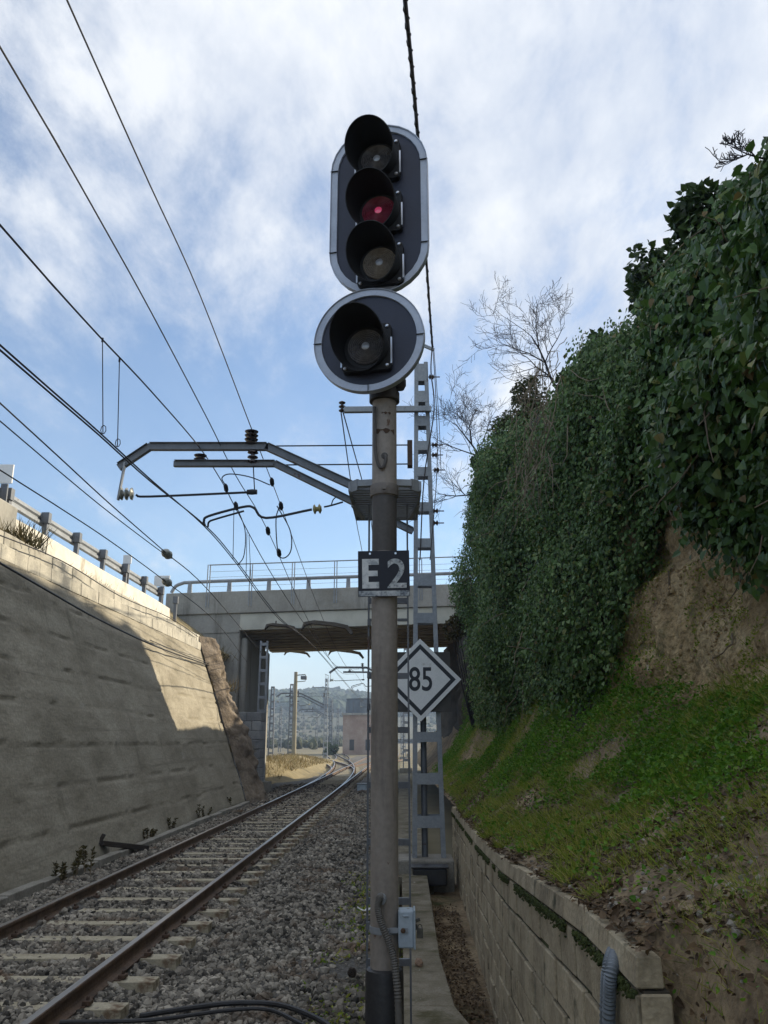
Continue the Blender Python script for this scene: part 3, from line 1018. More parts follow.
ivy_thing('ivy', 'dark small-leaved ivy curtain covering the tall cliff behind the diamond sign',
          9.4, 28.6, 180000, (.040, .082), M['ivy_pale'],
          lambda y: np.interp(y, [9.4, 10.0, 10.8, 12, 20, 34], [1.70, 1.40, 1.10, .96, .94, .88]), lambda y: np.interp(y, [9, 13, 15, 28], [2.10, 2.06, 1.99, 2.0]),
          lambda y, t, z: np.interp(y, [9.4, 12, 15, 18, 22, 30], [.35, .45, .5, .8, .65, .45]) * np.interp(t, [.9, 1.1, 1.5, 1.85, 2.1], [.5, .8, 1.0, .7, .5]), seed=1, hang=.5, twigs=95)
ivy_thing('ivy', 'glossy broad-leaved ivy overhanging the bare earth bank at top right',
          4.2, 10.6, 85000, (.055, .12), M['ivy'],
          lambda y: np.interp(y, [4.2, 5.5, 7.0, 8.0, 9.0, 10.0, 11], [1.24, 1.22, 1.24, 1.40, 1.55, 1.58, 1.5]), lambda y: 2.16 + 0 * y,
          lambda y, t, z: np.interp(y, [4, 6, 8, 9.2, 11], [.95, .95, .75, .5, .4]), seed=2, hang=.45, twigs=70, strand=.15)


def leaf_blob(C0, rad, n, size, m_, name, label, cat, trunk=None, seed=0, group=None, lumps=9, mname='crown'):
    """a shrub or ivy-clad tree: leaves gathered in uneven clumps round short limbs"""
    r2 = np.random.default_rng(500 + seed)
    C0, rad = np.array(C0, float), np.array(rad, float)
    cl = unit(r2.normal(size=(lumps, 3))) * r2.uniform(.25, .95, (lumps, 1)) * rad + C0
    cr_ = r2.uniform(.28, .62, lumps) * rad.min()
    j = r2.integers(lumps, size=n)
    dirs = unit(r2.normal(size=(n, 3)))
    P = cl[j] + dirs * (cr_[j] * r2.uniform(.35, 1.15, n) ** .6)[:, None]
    k = fbm(P[:, 0] * 2.2, P[:, 1] * 2.2, P[:, 2] * 2.2, 3, 90 + seed) > .40
    P, dirs = P[k], dirs[k]
    n = len(P)
    V, F = card_mesh(P, unit(dirs * .6 + r2.normal(size=(n, 3)) * .5 + [0, 0, -.2]), unit(dirs + r2.normal(size=(n, 3)) * .5 + [0, 0, .4]), r2.uniform(size[0], size[1], n), .85)
    base = Vector(trunk) if trunk is not None else Vector((C0[0], C0[1], C0[2] - rad[2]))
    root = thing(name, base, label, cat, group)
    mesh_np(mname, V, F, m_, root)
    mbt = MB()
    for q in range(lumps):
        e = Vector(cl[q])
        mid = base.lerp(e, .5) + Vector(r2.normal(size=3)) * .12 * float(rad.min())
        rr_ = .035 * float(rad.min()) + .012
        mbt.tube(smooth_path([base, mid, e], 4), [rr_ * (1 - .085 * s) for s in range(9)], 6)
    mbt.build('trunk', M['bark'], root)
    return root


def crest_at(y, dx=0.0, dz=0.0, t=2.05):
    p_ = hill_point(np.array([y]), np.array([t]))[0]
    return Vector((p_[0] + dx, p_[1], p_[2] + dz))


c = at(548, 418, Y=20)
leaf_blob(c - Vector((0, 0, .3)), (1.15, 1.2, 1.05), 20000, (.05, .11), M['olive_leaf'], 'ivy_clad_tree',
          'rounded olive-tinged treetop on the cliff crest below the tall bare tree', 'tree', crest_at(20, .3, -.3), 1, lumps=12)
c = at(499, 462, Y=24)
leaf_blob(c - Vector((0, 0, .5)), (1.0, 1.1, 1.2), 17000, (.05, .11), M['shrub_leaf'], 'ivy_clad_tree',
          'dark rounded treetop at the far left end of the ivy cliff', 'tree', crest_at(24, .2, -.3), 2, lumps=11)
SH = [(612, 352, 14.5, (.75, .9, .8), 5600, 'pointed-leaf evergreen shrub jutting from the cliff crest at mid height'),
      (660, 285, 11.5, (.72, .9, .8), 5600, 'evergreen shrub on the crest with a paler yellowish tip against the sky'),
      (715, 235, 9.2, (.62, .8, .7), 5200, 'evergreen shrub on the crest just below the bare dead twig'),
      (582, 400, 17.0, (.7, .9, .7), 5200, 'small-leaved evergreen bush between the olive treetop and the cliff ivy'),
      (775, 170, 7.6, (.5, .8, .6), 4600, 'topmost evergreen shrub at the upper right beside the dead twig')]
for q, (px, py, Y, rad, nl, lab) in enumerate(SH):
    c = at(px, py, Y=Y)
    leaf_blob(c + Vector((.12, 0, -.12)), rad, nl, (.07, .15), M['shrub_leaf'], 'evergreen_shrub', lab, 'shrub', crest_at(Y, .35, -.35), 10 + q, 'evergreen shrubs along the cliff crest', mname='foliage')
c = at(462, 622, Y=30)
leaf_blob(c, (.6, .8, .8), 4200, (.05, .13), M['weed'], 'bush', 'brownish loose bush in front of the bridge beside the ivy', 'bush', hill_point(np.array([30.]), np.array([.75]))[0], 20, mname='foliage')


def bare_tree(base, h, name, label, cat, seed, lean=(0, 0, 1), r0=.06, spread=.55, levels=4, group=None):
    rs = random.Random(seed)
    root = thing(name, base, label, cat, group)
    tr, br = MB(), MB()

    def grow(p, d, ln, r, lev, mbx):
        pts, rr_ = [p.copy()], [r]
        k = 5
        for s in range(k):
            d = (d + Vector((rs.gauss(0, .12), rs.gauss(0, .12), rs.gauss(0, .10) + .02))).normalized()
            p = p + d * (ln / k)
            pts.append(p.copy())
            rr_.append(max(r * (1 - .66 * (s + 1) / k),   .0042))
        mbx.tube(pts, rr_, 6 if lev > 1 else 4)
        if lev > 0:
            for s in range(1, k + 1):
                if s == 1 and lev == levels:
                    continue
                for _ in range(2 if lev == levels and s < k else 1):
                    side = Vector((rs.gauss(0, 1), rs.gauss(0, .6), rs.gauss(.25, .7)))
                    side = (side - d * side.dot(d)).normalized()
                    a = R(rs.uniform(22, 58)) * (spread / .5)
                    grow(pts[s], d * math.cos(a) + side * math.sin(a), ln * rs.uniform(.42, .66), max(rr_[s] * .68, .004), lev - 1, br)
    grow(Vector(base), Vector(lean).normalized(), h, r0, levels, tr)
    tr.build('trunk', M['bark'], root)
    br.build('branches', M['bark'], root)
    return root


b0 = at(560, 405, Y=21)
bare_tree(b0, 2.1, 'bare_tree', 'tall leafless tree standing on the olive-tinged treetop', 'tree', 5, (.0, 0, 1), .05, .5, 4)
b0 = at(497, 478, Y=24.5)
bare_tree(b0, 2.3, 'bare_tree', 'leafless tree with thin branches reaching towards the lattice mast', 'tree', 9, (-.6, 0, .75), .045, .55, 4)
b0 = at(484, 492, Y=25)
bare_tree(b0, 1.5, 'bare_branch', 'low bare branch spreading sideways from the far end of the ivy', 'branch', 14, (-.95, 0, -.05), .03, .5, 3)
b0 = at(770, 160, Y=7.4)
bare_tree(b0, .40, 'dead_twig', 'forked dead twig poking out at the upper right against the sky', 'twig', 23, (-1, .1, .12), .013, .5, 3)

rt = np.random.default_rng(77)
mb = MB()
for q in range(150):
    yq = rt.normal(13.4, 1.0)
    p0 = hill_point(np.array([yq]), np.array([rt.uniform(1.55, 2.05)]))[0]
    p = Vector(p0) + Vector((-.75 - rt.uniform(0, .25), 0, .1))
    dv = Vector((-.15, rt.normal() * .8 - .2, -.7 + rt.normal() * .35)).normalized()
    pts = []
    for s_ in range(6):
        pts.append(p.copy())
        dv = (dv + Vector(rt.normal(size=3)) * .22 + Vector((0, 0, -.10))).normalized()
        p = p + dv * rt.uniform(.10, .26)
    mb.tube(pts, [.007, .007, .006, .005, .004, .002], 4)
tag(mb.build('dry_vine_stems', M['dry_stem']), 'tangle of dry grey-brown vine stems hanging in the middle of the ivy', 'dry vines', kind='stuff')
# stones and roots in the bare cliff
yq = rng.uniform(4.5, 11.6, 4200)
tq = rng.uniform(.80, 1.65, 4200)
kq = fbm(yq * 1.5, tq * 8, 0, 3, 121) > .46
yq, tq = yq[kq], tq[kq]
Pq, Nq = hill_sample(yq, tq)
V, F = stones_mesh(Pq, rng.uniform(.006, .036, len(yq)))
tag(mesh_np('cliff_stones', V, F, mat('cliff_stone', [(.26, .18, .09), (.44, .33, .18)], 3, 5, .96, .4, 30, island=.30)), 'pale stones bedded in the bare earth bank under the ivy overhang', 'stones', kind='stuff')

for q in range(10):
    yq_ = rt.uniform(6.2, 10.4)
    p = Vector(hill_point(np.array([yq_]), np.array([rt.uniform(1.05, 1.35)]))[0]) + Vector((-.03, 0, .03))
    dv = Vector((-.25, rt.normal() * .6, -.8)).normalized()
    pts = []
    for s_ in range(6):
        pts.append(p.copy())
        dv = (dv + Vector(rt.normal(size=3)) * .35 + Vector((0, 0, -.1))).normalized()
        p = p + dv * rt.uniform(.06, .14)
    m1 = MB()
    m1.tube(pts, [.012, .011, .009, .007, .005, .003], 5)
    tag(m1.build('root', M['dry_stem']), 'thin pale root dangling from the bare earth bank under the ivy', 'root', 'roots dangling from the earth bank')
ym, tm_ = cover(30000, 5, 11.5, .78, 1.45, lambda y, t: np.clip((fbm(y * 2.0, t * 7, 0, 4, 131) - .50) / .08, 0, 1), 1.0)
Pm, Nm = hill_sample(ym, tm_)
V, F = card_mesh(Pm + Nm * .01, unit(rng.normal(size=(len(ym), 3)) + [-.3, 0, .3]), unit(Nm + rng.normal(size=(len(ym), 3)) * .5), rng.uniform(.012, .04, len(ym)), .6)
tag(mesh_np('cliff_moss', V, F, M['blade']), 'sparse mossy green tufts growing on the bare earth bank', 'moss', kind='stuff')

# ------------------------------------------------------------------ low block wall on the right
bw = thing('block_wall', (1.0, 8, -.6), 'low mossy concrete block wall holding back the grassy slope', 'wall')
core, blocks, cap, mossb = MB(), MB(), MB(), MB()
Y0, Y1 = 3.15, 17.5
ys_ = np.arange(Y0, Y1 + .01, .4)
nrow, bh = 7, .225
CAPH = .115
DZ_ = nrow * bh + CAPH


def zrow(y, up):
    """height of a course line at distance y, measured down from the top"""
    return float(wall_top(y)) - CAPH - nrow * bh + up


for k in range(len(ys_) - 1):
    ya, yb = ys_[k], ys_[k + 1]
    xa, xb = float(wall_x(ya)), float(wall_x(yb))
    za, zb_ = float(wall_top(ya)), float(wall_top(yb))
    core.hexa([(xa + .018, ya, za - DZ_ - .1), (xa + .105, ya, za - DZ_ - .1), (xb + .105, yb, zb_ - DZ_ - .1), (xb + .018, yb, zb_ - DZ_ - .1),
               (xa + .018, ya, za - CAPH), (xa + .105, ya, za - CAPH), (xb + .105, yb, zb_ - CAPH), (xb + .018, yb, zb_ - CAPH)])
for r_ in range(nrow):
    y = Y0 - (.2 if r_ % 2 else 0)
    while y < Y1:
        a, b = max(y + .012, Y0), min(y + .388, Y1)
        if b - a > .05:
            o1, o2 = random.uniform(-.009, .009), random.uniform(-.004, .012)
            xa, xb = float(wall_x(a)) + o1, float(wall_x(b)) + o1
            zo = random.uniform(-.003, .003) + .010
            za, zb_ = zrow(a, r_ * bh), zrow(b, r_ * bh)
            h_ = bh - .024
            blocks.hexa([(xa, a, za + zo), (xa + .1, a, za + zo), (xb + .1, b, zb_ + zo), (xb, b, zb_ + zo),
                         (xa + o2 * .3, a, za + h_ + zo), (xa + .1, a, za + h_ + zo), (xb + .1, b, zb_ + h_ + zo), (xb + o2 * .3, b, zb_ + h_ + zo)])
        y += .4
y = Y0
while y < Y1:
    a, b = y + .004, min(y + random.uniform(.42, .6), Y1)
    xa, xb = float(wall_x(a)) - .008, float(wall_x(b)) - .008
    dz = random.uniform(-.012, .012)
    za, zb_ = float(wall_top(a)), float(wall_top(b))
    cap.hexa([(xa, a, za - CAPH + .006), (xa + .10, a, za - CAPH + .006), (xb + .10, b, zb_ - CAPH + .006), (xb, b, zb_ - CAPH + .006),
              (xa + .012, a, za + dz), (xa + .095, a, za + dz), (xb + .095, b, zb_ + dz), (xb + .012, b, zb_ + dz)])
    y = b
n = 5200
my = rng.uniform(Y0, Y1, n)
k = fbm(my * 1.6, 0, 0, 3, 12) > .40
my = my[k]
mp_ = np.stack([wall_x(my) - .004 - rng.uniform(0, .014, len(my)), my, wall_top(my) - CAPH - .004 - np.abs(rng.normal(size=len(my))) * .022], -1)
Vm, Fm = stones_mesh(mp_, rng.uniform(.004, .013, len(my)))
xe_, ze_ = float(wall_x(Y0)), float(wall_top(Y0))
blocks.box(xe_ + .004, xe_ + .108, Y0 - .02, Y0 - .002, ze_ - DZ_, ze_ - CAPH - .004)
core.build('mortar', M['mortar'], bw)
blocks.build('blocks', M['block'], bw, bevel=.006, seg=1)
cap.build('capping', M['block'], bw, bevel=.006, seg=1)
mesh_np('moss', Vm, Fm, M['moss'], bw)

# corrugated conduit hanging over the wall
pts = smooth_path([at(632, 940, X=.98), at(621, 947, X=.87), at(612, 968, X=.775), at(609, 1010, X=.765), at(608, 1100, X=.765)], 26)
mb = MB()
mb.tube(pts, [.021 if q % 2 else .0255 for q in range(len(pts))], 12)
mb.tube([p_ + Vector((.0, .065, .0)) for p_ in pts[4:]], [.016 if q % 2 else .020 for q in range(len(pts) - 4)], 10)
tag(mb.build('corrugated_conduit', M['conduit_blue'], smooth=True), 'grey corrugated pipe pair hanging over the end of the block wall', 'pipe')

# ------------------------------------------------------------------ left retaining wall
def wall_face(y, z):
    """x of the battered face"""
    return -5.82 - .352 * np.asarray(z, float) + 0 * np.asarray(y, float)


rw = thing('retaining_wall', (-6.5, 12, -.3), 'tall leaning concrete retaining wall streaked with stains along the track', 'wall')
wy = np.concatenate([np.arange(-12, 4, .5), np.arange(4, 20, .10), np.arange(20, 32.61, .16)])
wz = np.concatenate([np.linspace(-.35, 5.42, 112)])
WY, WZ = np.meshgrid(wy, wz, indexing='ij')
lift = np.floor((WZ + .25 + .10 * (fbm(WY * .35, 0, 0, 3, 8) - .5) * 2 + .05 * (fbm(WY * 3, 0, 0, 3, 18) - .5)) / .74)
step = (_hash(lift.astype(np.int64), lift.astype(np.int64) * 0, lift.astype(np.int64) * 0, 3) - .5) * .035
fr = ((WZ + .25 + .10 * (fbm(WY * .35, 0, 0, 3, 8) - .5) * 2 + .05 * (fbm(WY * 3, 0, 0, 3, 18) - .5)) / .74) % 1.0
groove = np.exp(-(np.minimum(fr, 1 - fr) / .026) ** 2) * .05 * np.clip((fbm(WY * 1.3, WZ * 1.0, 0, 4, 28) - .40) / .12, 0, 1)
pock = np.clip((fbm(WY * 5, WZ * 5, 0, 3, 58) - .62) / .1, 0, 1) * np.clip((fbm(WY * .7, WZ * 1.6, 0, 3, 59) - .48) / .1, 0, 1)
rough_ = (fbm(WY * 2.4, WZ * 2.4, 0, 5, 38) - .5) * .05 - pock * .015 + (fbm(WY * .3, WZ * .3, 0, 2, 48) - .5) * .10
WX = wall_face(WY, WZ) + step - groove + rough_
front = grid_mesh('wall_face', np.stack([WX, WY, WZ], -1), M['wall'], rw)
mb = MB()
mb.hexa([(-9.2, -12, -.4), (-5.98, -12, -.4), (-5.98, 32.6, -.4), (-9.2, 32.6, -.4),
         (-9.2, -12, 5.40), (-8.0, -12, 5.40), (-8.0, 32.6, 5.40), (-9.2, 32.6, 5.40)])
mb.build('wall_core', M['wall'], rw)
cb = MB()
for r_ in range(2):
    z0 = 5.43 + r_ * .315
    y = -12.0 - (.3 if r_ else 0)
    while y < 32.6:
        a, b = y, min(y + .595, 32.6)
        xf = float(wall_face(0, z0 + .15)) + .05 + random.uniform(-.012, .012) - .02 * r_
        cb.hexa([(xf - .3, a, z0), (xf, a, z0), (xf, b, z0), (xf - .3, b, z0),
                 (xf - .3, a, z0 + .307), (xf - .015, a, z0 + .307), (xf - .015, b, z0 + .307), (xf - .3, b, z0 + .307)])
        y += .6
cb.build('coping_blocks', M['coping'], rw, bevel=.01, seg=1)
# broken reddish end
ey = np.linspace(0, 1, 26)
ez = np.linspace(-.3, 6.0, 110)
EY, EZ = np.meshgrid(ey, ez, indexing='ij')
EX = wall_face(0, EZ) + .06 + ((fbm(EY * 3, EZ * 1.6, 0, 4, 66) - .5) * .65 + (fbm(EY * 7, EZ * 4, 0, 3, 68) - .5) * .22) * np.sin(np.pi * EY) + .62 * np.sin(np.pi * np.clip(EY * 1.15, 0, 1)) ** .8 * (1 - .07 * EZ)
EYY = 32.45 + EY * 1.9 + (fbm(EZ * 1.2, EY * 2, 0, 3, 67) - .5) * .4 
grid_mesh('rough_end', np.stack([EX, EYY, EZ], -1), M['brown_stone'], rw)

# plateau and road behind the wall, bank after its end
px_ = np.array([-60, -30, -16, -11.5, -9.6, -9.0, -8.75, -8.45, -8.2, -8.1])
py_ = np.concatenate([np.arange(-12, 33, 1.5), np.arange(33, 41, 1.0)])
PX, PY = np.meshgrid(px_, py_, indexing='ij')
PZ = np.interp(PX, [-60, -12, -9.3, -8.75, -8.1], [6.8, 6.8, 6.75, 6.35, 5.95]) + .10 * (fbm(PX * 2, PY * 1.2, 0, 3, 6) - .5)
PZ = PZ + np.clip((PY - 28) / 10, 0, 1) * np.clip((-PX - 9.2) / 2, 0, 1) * 1.6
tag(grid_mesh('upper_terrace', np.stack([PX, PY, PZ], -1), M['dry_grass_ground']), kind='structure')
mb = MB()
for (ya, za, xa_), (yb, zb_, xb_) in zip([(-12, 6.92, -9.9), (26, 6.92, -9.9), (33, 7.6, -11.0), (39, 8.4, -11.6)], [(26, 6.92, -9.9), (33, 7.6, -11.0), (39, 8.4, -11.6), (60, 8.6, -11.6)]):
    mb.hexa([(-17, ya, za - 3.5), (xa_, ya, za - 3.5), (xb_, yb, zb_ - 3.5), (-17, yb, zb_ - 3.5), (-17, ya, za), (xa_, ya, za), (xb_, yb, zb_), (-17, yb, zb_)])
tag(mb.build('upper_road', M['asphalt']), kind='structure')
ky = np.linspace(32.8, 46, 40)
kt = np.linspace(0, 1, 30)
KY, KT = np.meshgrid(ky, kt, indexing='ij')
KXb = -6.75 - .06 * (KY - 33)
KX = KXb - KT * 2.0
KZ = -.35 + KT * np.interp(KY, [33, 40, 46, 60], [6.2, 5.6, 3.0, 2.2])
nz = fbm(KY * 1.2, KZ * 1.2, KX, 4, 91) - .5
KX, KZ = KX + nz * .5, KZ + nz * .2
tag(grid_mesh('earth_bank', np.stack([KX, KY, KZ], -1), M['brown_stone']), kind='structure')
# sunny dry bank beyond the bridge
SX, SY = np.meshgrid(np.linspace(-24, -5.6, 40), np.linspace(48, 120, 70), indexing='ij')
SZ = -.32 + 1.15 * np.exp(-((SX + 9.2) / 2.3) ** 2) * np.clip((SY - 48) / 5, 0, 1) * np.clip((112 - SY) / 40, 0, 1) + .5 * (fbm(SX * .7, SY * .4, 0, 3, 19) - .5) * np.clip((-6.2 - SX) / 1.5, 0, 1)
SZ = np.where(SX > -7.0 - .0 * SY, np.minimum(SZ, -.2), SZ)
tag(grid_mesh('dry_bank', np.stack([SX, SY, SZ], -1), M['dry_grass_ground']), kind='structure')

# white parapet wall set back on top
pw = thing('parapet_wall', (-8.85, 12, 6.2), 'low whitewashed wall in the sun along the top of the retaining wall', 'wall')
mb = MB()
for q in range(10):
    ya, yb = 18.0 + q * 1.36, 18.0 + (q + 1) * 1.36
    mb.hexa([(-9.05, ya, 6.1), (-8.78, ya, 6.1), (-8.78, yb, 6.1), (-9.05, yb, 6.1),
             (-9.05, ya, 6.96 + .02 * math.sin(q)), (-8.84, ya, 6.96 + .02 * math.sin(q)), (-8.84, yb, 6.96 + .02 * math.sin(q + 1)), (-9.05, yb, 6.96 + .02 * math.sin(q + 1))])
mb.build('whitewashed_face', M['white_wall'], pw)
mb = MB()
mb.box(-9.12, -8.66, 13.2, 17.98, 6.0, 7.12)
mb.build('end_pier', M['bridge'], pw, bevel=.03)

# guard rail along the upper road
gr = thing('guard_rail', (-9.4, 12, 6.8), 'galvanised road guard rail on top of the left wall', 'guard rail')
prof = [(0, -.16), (.045, -.12), (.045, -.06), (0, -.02), (0, .02), (.045, .06), (.045, .12), (0, .16)]
mb = MB()
ysr = np.linspace(4, 31.5, 24)
V_, F_ = [], []
for y in ysr:
    V_ += [(-9.30 + a, y, 7.56 + b) for a, b in prof]
for q in range(len(ysr) - 1):
    for s in range(7):
        F_.append((q * 8 + s, q * 8 + s + 1, q * 8 + 8 + s + 1, q * 8 + 8 + s))
mb.add(V_, F_)
o = mb.build('beam', M['galv'], gr)
sm = o.modifiers.new('thick', 'SOLIDIFY')
sm.thickness = .012
mb = MB()
mb.box(-9.26, -9.14, 0, .15, 6.7, 7.78)
post0 = None
for q in range(14):
    y = 5.5 + q * 2.15
    m1 = MB()
    m1.box(-9.22, -9.10, y, y + .12, 6.7, 7.70)
    m1.box(-9.26, -9.06, y - .03, y + .15, 7.46, 7.74)
    m1.build('post', M['galv_dark'], gr)

# reflector boards on the guard rail
for q, (Y, hgt, lab) in enumerate([(18.2, .46, 'white box-shaped road marker fixed on the nearest guard rail post'),
                                   (27.2, .30, 'small white road marker standing halfway along the guard rail'),
                                   (31.4, .42, 'white road marker board on legs at the far end of the guard rail')]):
    o = thing('road_marker', (-9.15, Y, 7.7), lab, 'road marker')
    m1 = MB()
    m1.box(-9.24, -9.08, Y, Y + .05, 6.9, 7.78)
    m1.build('post', M['galv_dark'], o)
    m1 = MB()
    wd = (.19, .14, .30)[q]
    m1.box(-9.16 - wd, -9.16 + wd, Y - .06, Y - .01, 7.78, 7.78 + hgt)
    m1.build('board', M['sign_white'], o, bevel=.01)

# kerb at the foot of the wall
mb = MB()
y = -2.0
while y < 31:
    mb.box(-5.62 + random.uniform(-.01, .01), -5.44 + random.uniform(-.01, .01), y, y + 1.18, -.4, -.06 + random.uniform(-.015, .015))
    y += 1.2
tag(mb.build('kerb', M['kerb'], bevel=.015), 'low worn concrete kerb running along the foot of the retaining wall', 'kerb')

# old timber leaning by the wall
mb = MB()
a, b = at(100, 843, Z=.10), at(146, 848, Z=-.10)
mb.beam(a, b, .20, .10)
mb.beam(a + Vector((-.02, 0, -.02)), a + Vector((.05, .05, .16)), .16, .04)
tag(mb.build('timber', M['timber'], bevel=.012), 'dark old timber lying against the kerb at the wall foot', 'timber')


# plants on and below the wall
def tuft(loc, h, n, lab, m_=M['drygrass'], name='dry_grass_tuft', cat='plant', spread=.5, wid=.035, seed=0, grp=None, rad=.12):
    r2 = np.random.default_rng(900 + seed)
    root = thing(name, loc, lab, cat, grp)
    C = np.array(loc)[None] + r2.normal(size=(n, 3)) * [rad, rad, .01]
    d = unit(r2.normal(size=(n, 3)) * [spread, spread, .15] + [0.1, -.1, 1])
    V, F = card_mesh(C, d, unit(r2.normal(size=(n, 3))), r2.uniform(h * .45, h, n), wid, BLADE, BLADE_F)
    mesh_np('blades', V, F, m_, root)
    return root


def spike_weed(loc, h, lab, seed, grp, k=5):
    r2 = random.Random(seed)
    root = thing('weed', loc, lab, 'weed', grp)
    mbs = MB()
    Cs_, ds = [], []
    for q in range(k):
        p0 = Vector(loc) + Vector((r2.gauss(0, .09), r2.gauss(0, .14), -.03))
        p1 = p0 + Vector((r2.gauss(0, .06), r2.gauss(0, .06), h * r2.uniform(.5, 1)))
        mbs = MB()
        mbs.tube([p0, p0.lerp(p1, .5) + Vector((r2.gauss(0, .02), 0, 0)), p1], [.008, .006, .003], 5)
        mbs.build('stem', M['dry_stem'], root)
        for s in range(26):
            f = r2.uniform(.15, 1.02)
            Cs_.append(tuple(p0.lerp(p1, f)))
            ds.append((r2.gauss(0, 1), r2.gauss(0, 1), r2.gauss(.5, .5)))
    V, F = card_mesh(np.array(Cs_), np.array(ds), unit(np.random.default_rng(seed).normal(size=(len(Cs_), 3))), .075, .5)
    mesh_np('foliage', V, F, M['weed'], root)
    return root


for q, (px, py, h, lab) in enumerate([(80, 872, .50, 'spiky brown weed at the wall foot left of the old timber'),
                                      (62, 880, .30, 'short brown weed at the wall foot nearest the camera'),
                                      (150, 838, .26, 'low straggly weed just past the old timber'),
                                      (170, 828, .28, 'low brownish weed halfway along the wall foot'),
                                      (203, 818, .42, 'upright tufted weed at the wall foot before the broken end'),
                                      (222, 806, .34, 'small weed below the broken end of the wall')]):
    spike_weed(at(px, py, Z=-.1), h, lab, q + 3, 'weeds along the foot of the wall')
for q in range(7):
    y = [17.4, 19.5, 21.2, 22.6, 24.6, 27.0, 29.5][q]
    labs = ['large bushy dry tuft on the wall top beside the grey pier', 'small dry tuft at the foot of the white wall, first past the bush',
            'sparse dry grass on the wall coping below the guard rail', 'greenish grass tuft on the coping near the shadow edge',
            'denser grass tuft on the coping past the shadow edge', 'dry tuft on the coping towards the broken end', 'last grass tuft on the coping before the broken end']
    tuft((-8.45, y, 6.02), .75 if q == 0 else random.uniform(.25, .42), 420 if q == 0 else 150, labs[q],
         M['weed'] if q in (0, 3) else M['drygrass'], seed=q, spread=.55, grp='grass tufts on the wall coping', rad=.22 if q else .3, wid=.05)
for q, (x, y, z, h) in enumerate([(-7.5, 34.6, 4.0, .8), (-8.2, 35.5, 5.3, .9), (-7.0, 36.0, 1.6, .6)]):
    labs = ['dry brush on the earth bank under the bridge wing wall', 'topmost dry brush on the earth bank at the wall end', 'low dry brush on the bank above the stone pier']
    tuft((x, y, z), h, 320, labs[q], M['drygrass'] if q != 1 else M['weed'], 'dry_brush', 'plant', .8, .04, 30 + q, 'dry brush on the earth bank', .35)
# sunny dry grass on the far bank
n = 7000
gx_, gy_ = rng.uniform(-13, -7.0, n), rng.uniform(50, 88, n)
gz_ = -.32 + 1.15 * np.exp(-((gx_ + 9.2) / 2.3) ** 2) * np.clip((gy_ - 48) / 5, 0, 1) * np.clip((112 - gy_) / 40, 0, 1)
V, F = card_mesh(np.stack([gx_, gy_, gz_], -1), unit(rng.normal(size=(n, 3)) * [.5, .5, .1] + [0, 0, 1]), unit(rng.normal(size=(n, 3))), rng.uniform(.1, .42, n), .14, BLADE, BLADE_F)
tag(mesh_np('dry_grass', V, F, M['drygrass']), 'sunlit straw-coloured grass on the bank beyond the bridge', 'grass', kind='stuff')
# weedy verge between gravel and path
n = 5200
gx_, gy_ = rng.uniform(-1.0, .02, n), rng.uniform(4.6, 16, n)
k = (fbm(gx_ * 2.0, gy_ * 1.1, 0, 4, 111) > .52) & (rng.uniform(0, 1, n) < np.clip((gx_ + 1.0) / .5, .15, 1))
gx_, gy_ = gx_[k], gy_[k]
n = len(gx_)
V, F = card_mesh(np.stack([gx_, gy_, bed_z(gx_, gy_) + .01], -1), unit(rng.normal(size=(n, 3)) * [.8, .8, .3] + [0, 0, .5]), unit(rng.normal(size=(n, 3)) + [0, 0, 1]), rng.uniform(.02, .07, n), .45)
tag(mesh_np('verge_weeds', V, F, M['blade']), 'sparse mossy weeds in the gravel beside the signal mast', 'weeds', kind='stuff')

# ------------------------------------------------------------------ track
TX = -3.65
RP = [(-.075, -.172), (.075, -.172), (.075, -.158), (.018, -.142), (.009, -.125), (.009, -.048), (.036, -.034), (.037, -.006), (.030, 0), (-.030, 0),
      (-.037, -.006), (-.036, -.034), (-.009, -.048), (-.009, -.125), (-.018, -.142), (-.075, -.158)]


def rail_mesh(path):
    """sweep of the rail section along (x, y, z) points; the running surface takes the second material"""
    mbr = MB()
    k = len(RP)
    V_ = []
    for q, p in enumerate(path):
        p = Vector(p)
        d = (Vector(path[min(q + 1, len(path) - 1)]) - Vector(path[max(q - 1, 0)])).normalized()
        side = Vector((d.y, -d.x, 0))
        V_ += [p + side * a + Vector((0, 0, b)) for a, b in RP]
    F1, F2 = [], []
    for q in range(len(path) - 1):
        for s in range(k):
            f = (q * k + s, q * k + (s + 1) % k, (q + 1) * k + (s + 1) % k, (q + 1) * k + s)
            (F2 if s == 8 else F1).append(f)
    b = len(mbr.v)
    mbr.add(V_, F1, 0)
    mbr.f += [list(f) for f in F2]
    mbr.m += [1] * len(F2)
    return mbr


def sleeper_mb(c, d, half=1.3):
    """concrete sleeper with four rail clips, at centre c, across direction d"""
    d = Vector(d).normalized()
    side = Vector((d.y, -d.x, 0))
    c = Vector(c)
    s = MB()
    P = []
    for z, g in ((-.42, .135), (-.172, .105)):
        for a, b in ((-half, -g), (half, -g), (half, g), (-half, g)):
            P.append(c + side * a + d * b + Vector((0, 0, z)))
    s.hexa(P, 0)
    for rx in (-.87, .87):
        s.obox(c + side * rx + Vector((0, 0, -.166)), side, d, (0, 0, 1), .11, .08, .004, 1)
        for e in (-.105, .105):
            cc = c + side * (rx + e) + Vector((0, 0, -.145))
            s.obox(cc, side, d, (0, 0, 1), .035, .045, .018, 1)
            s.lathe(cc, (0, 0, 1), [(.016, 0), (.016, .045), (.008, .05)], 8, 1)
    return s


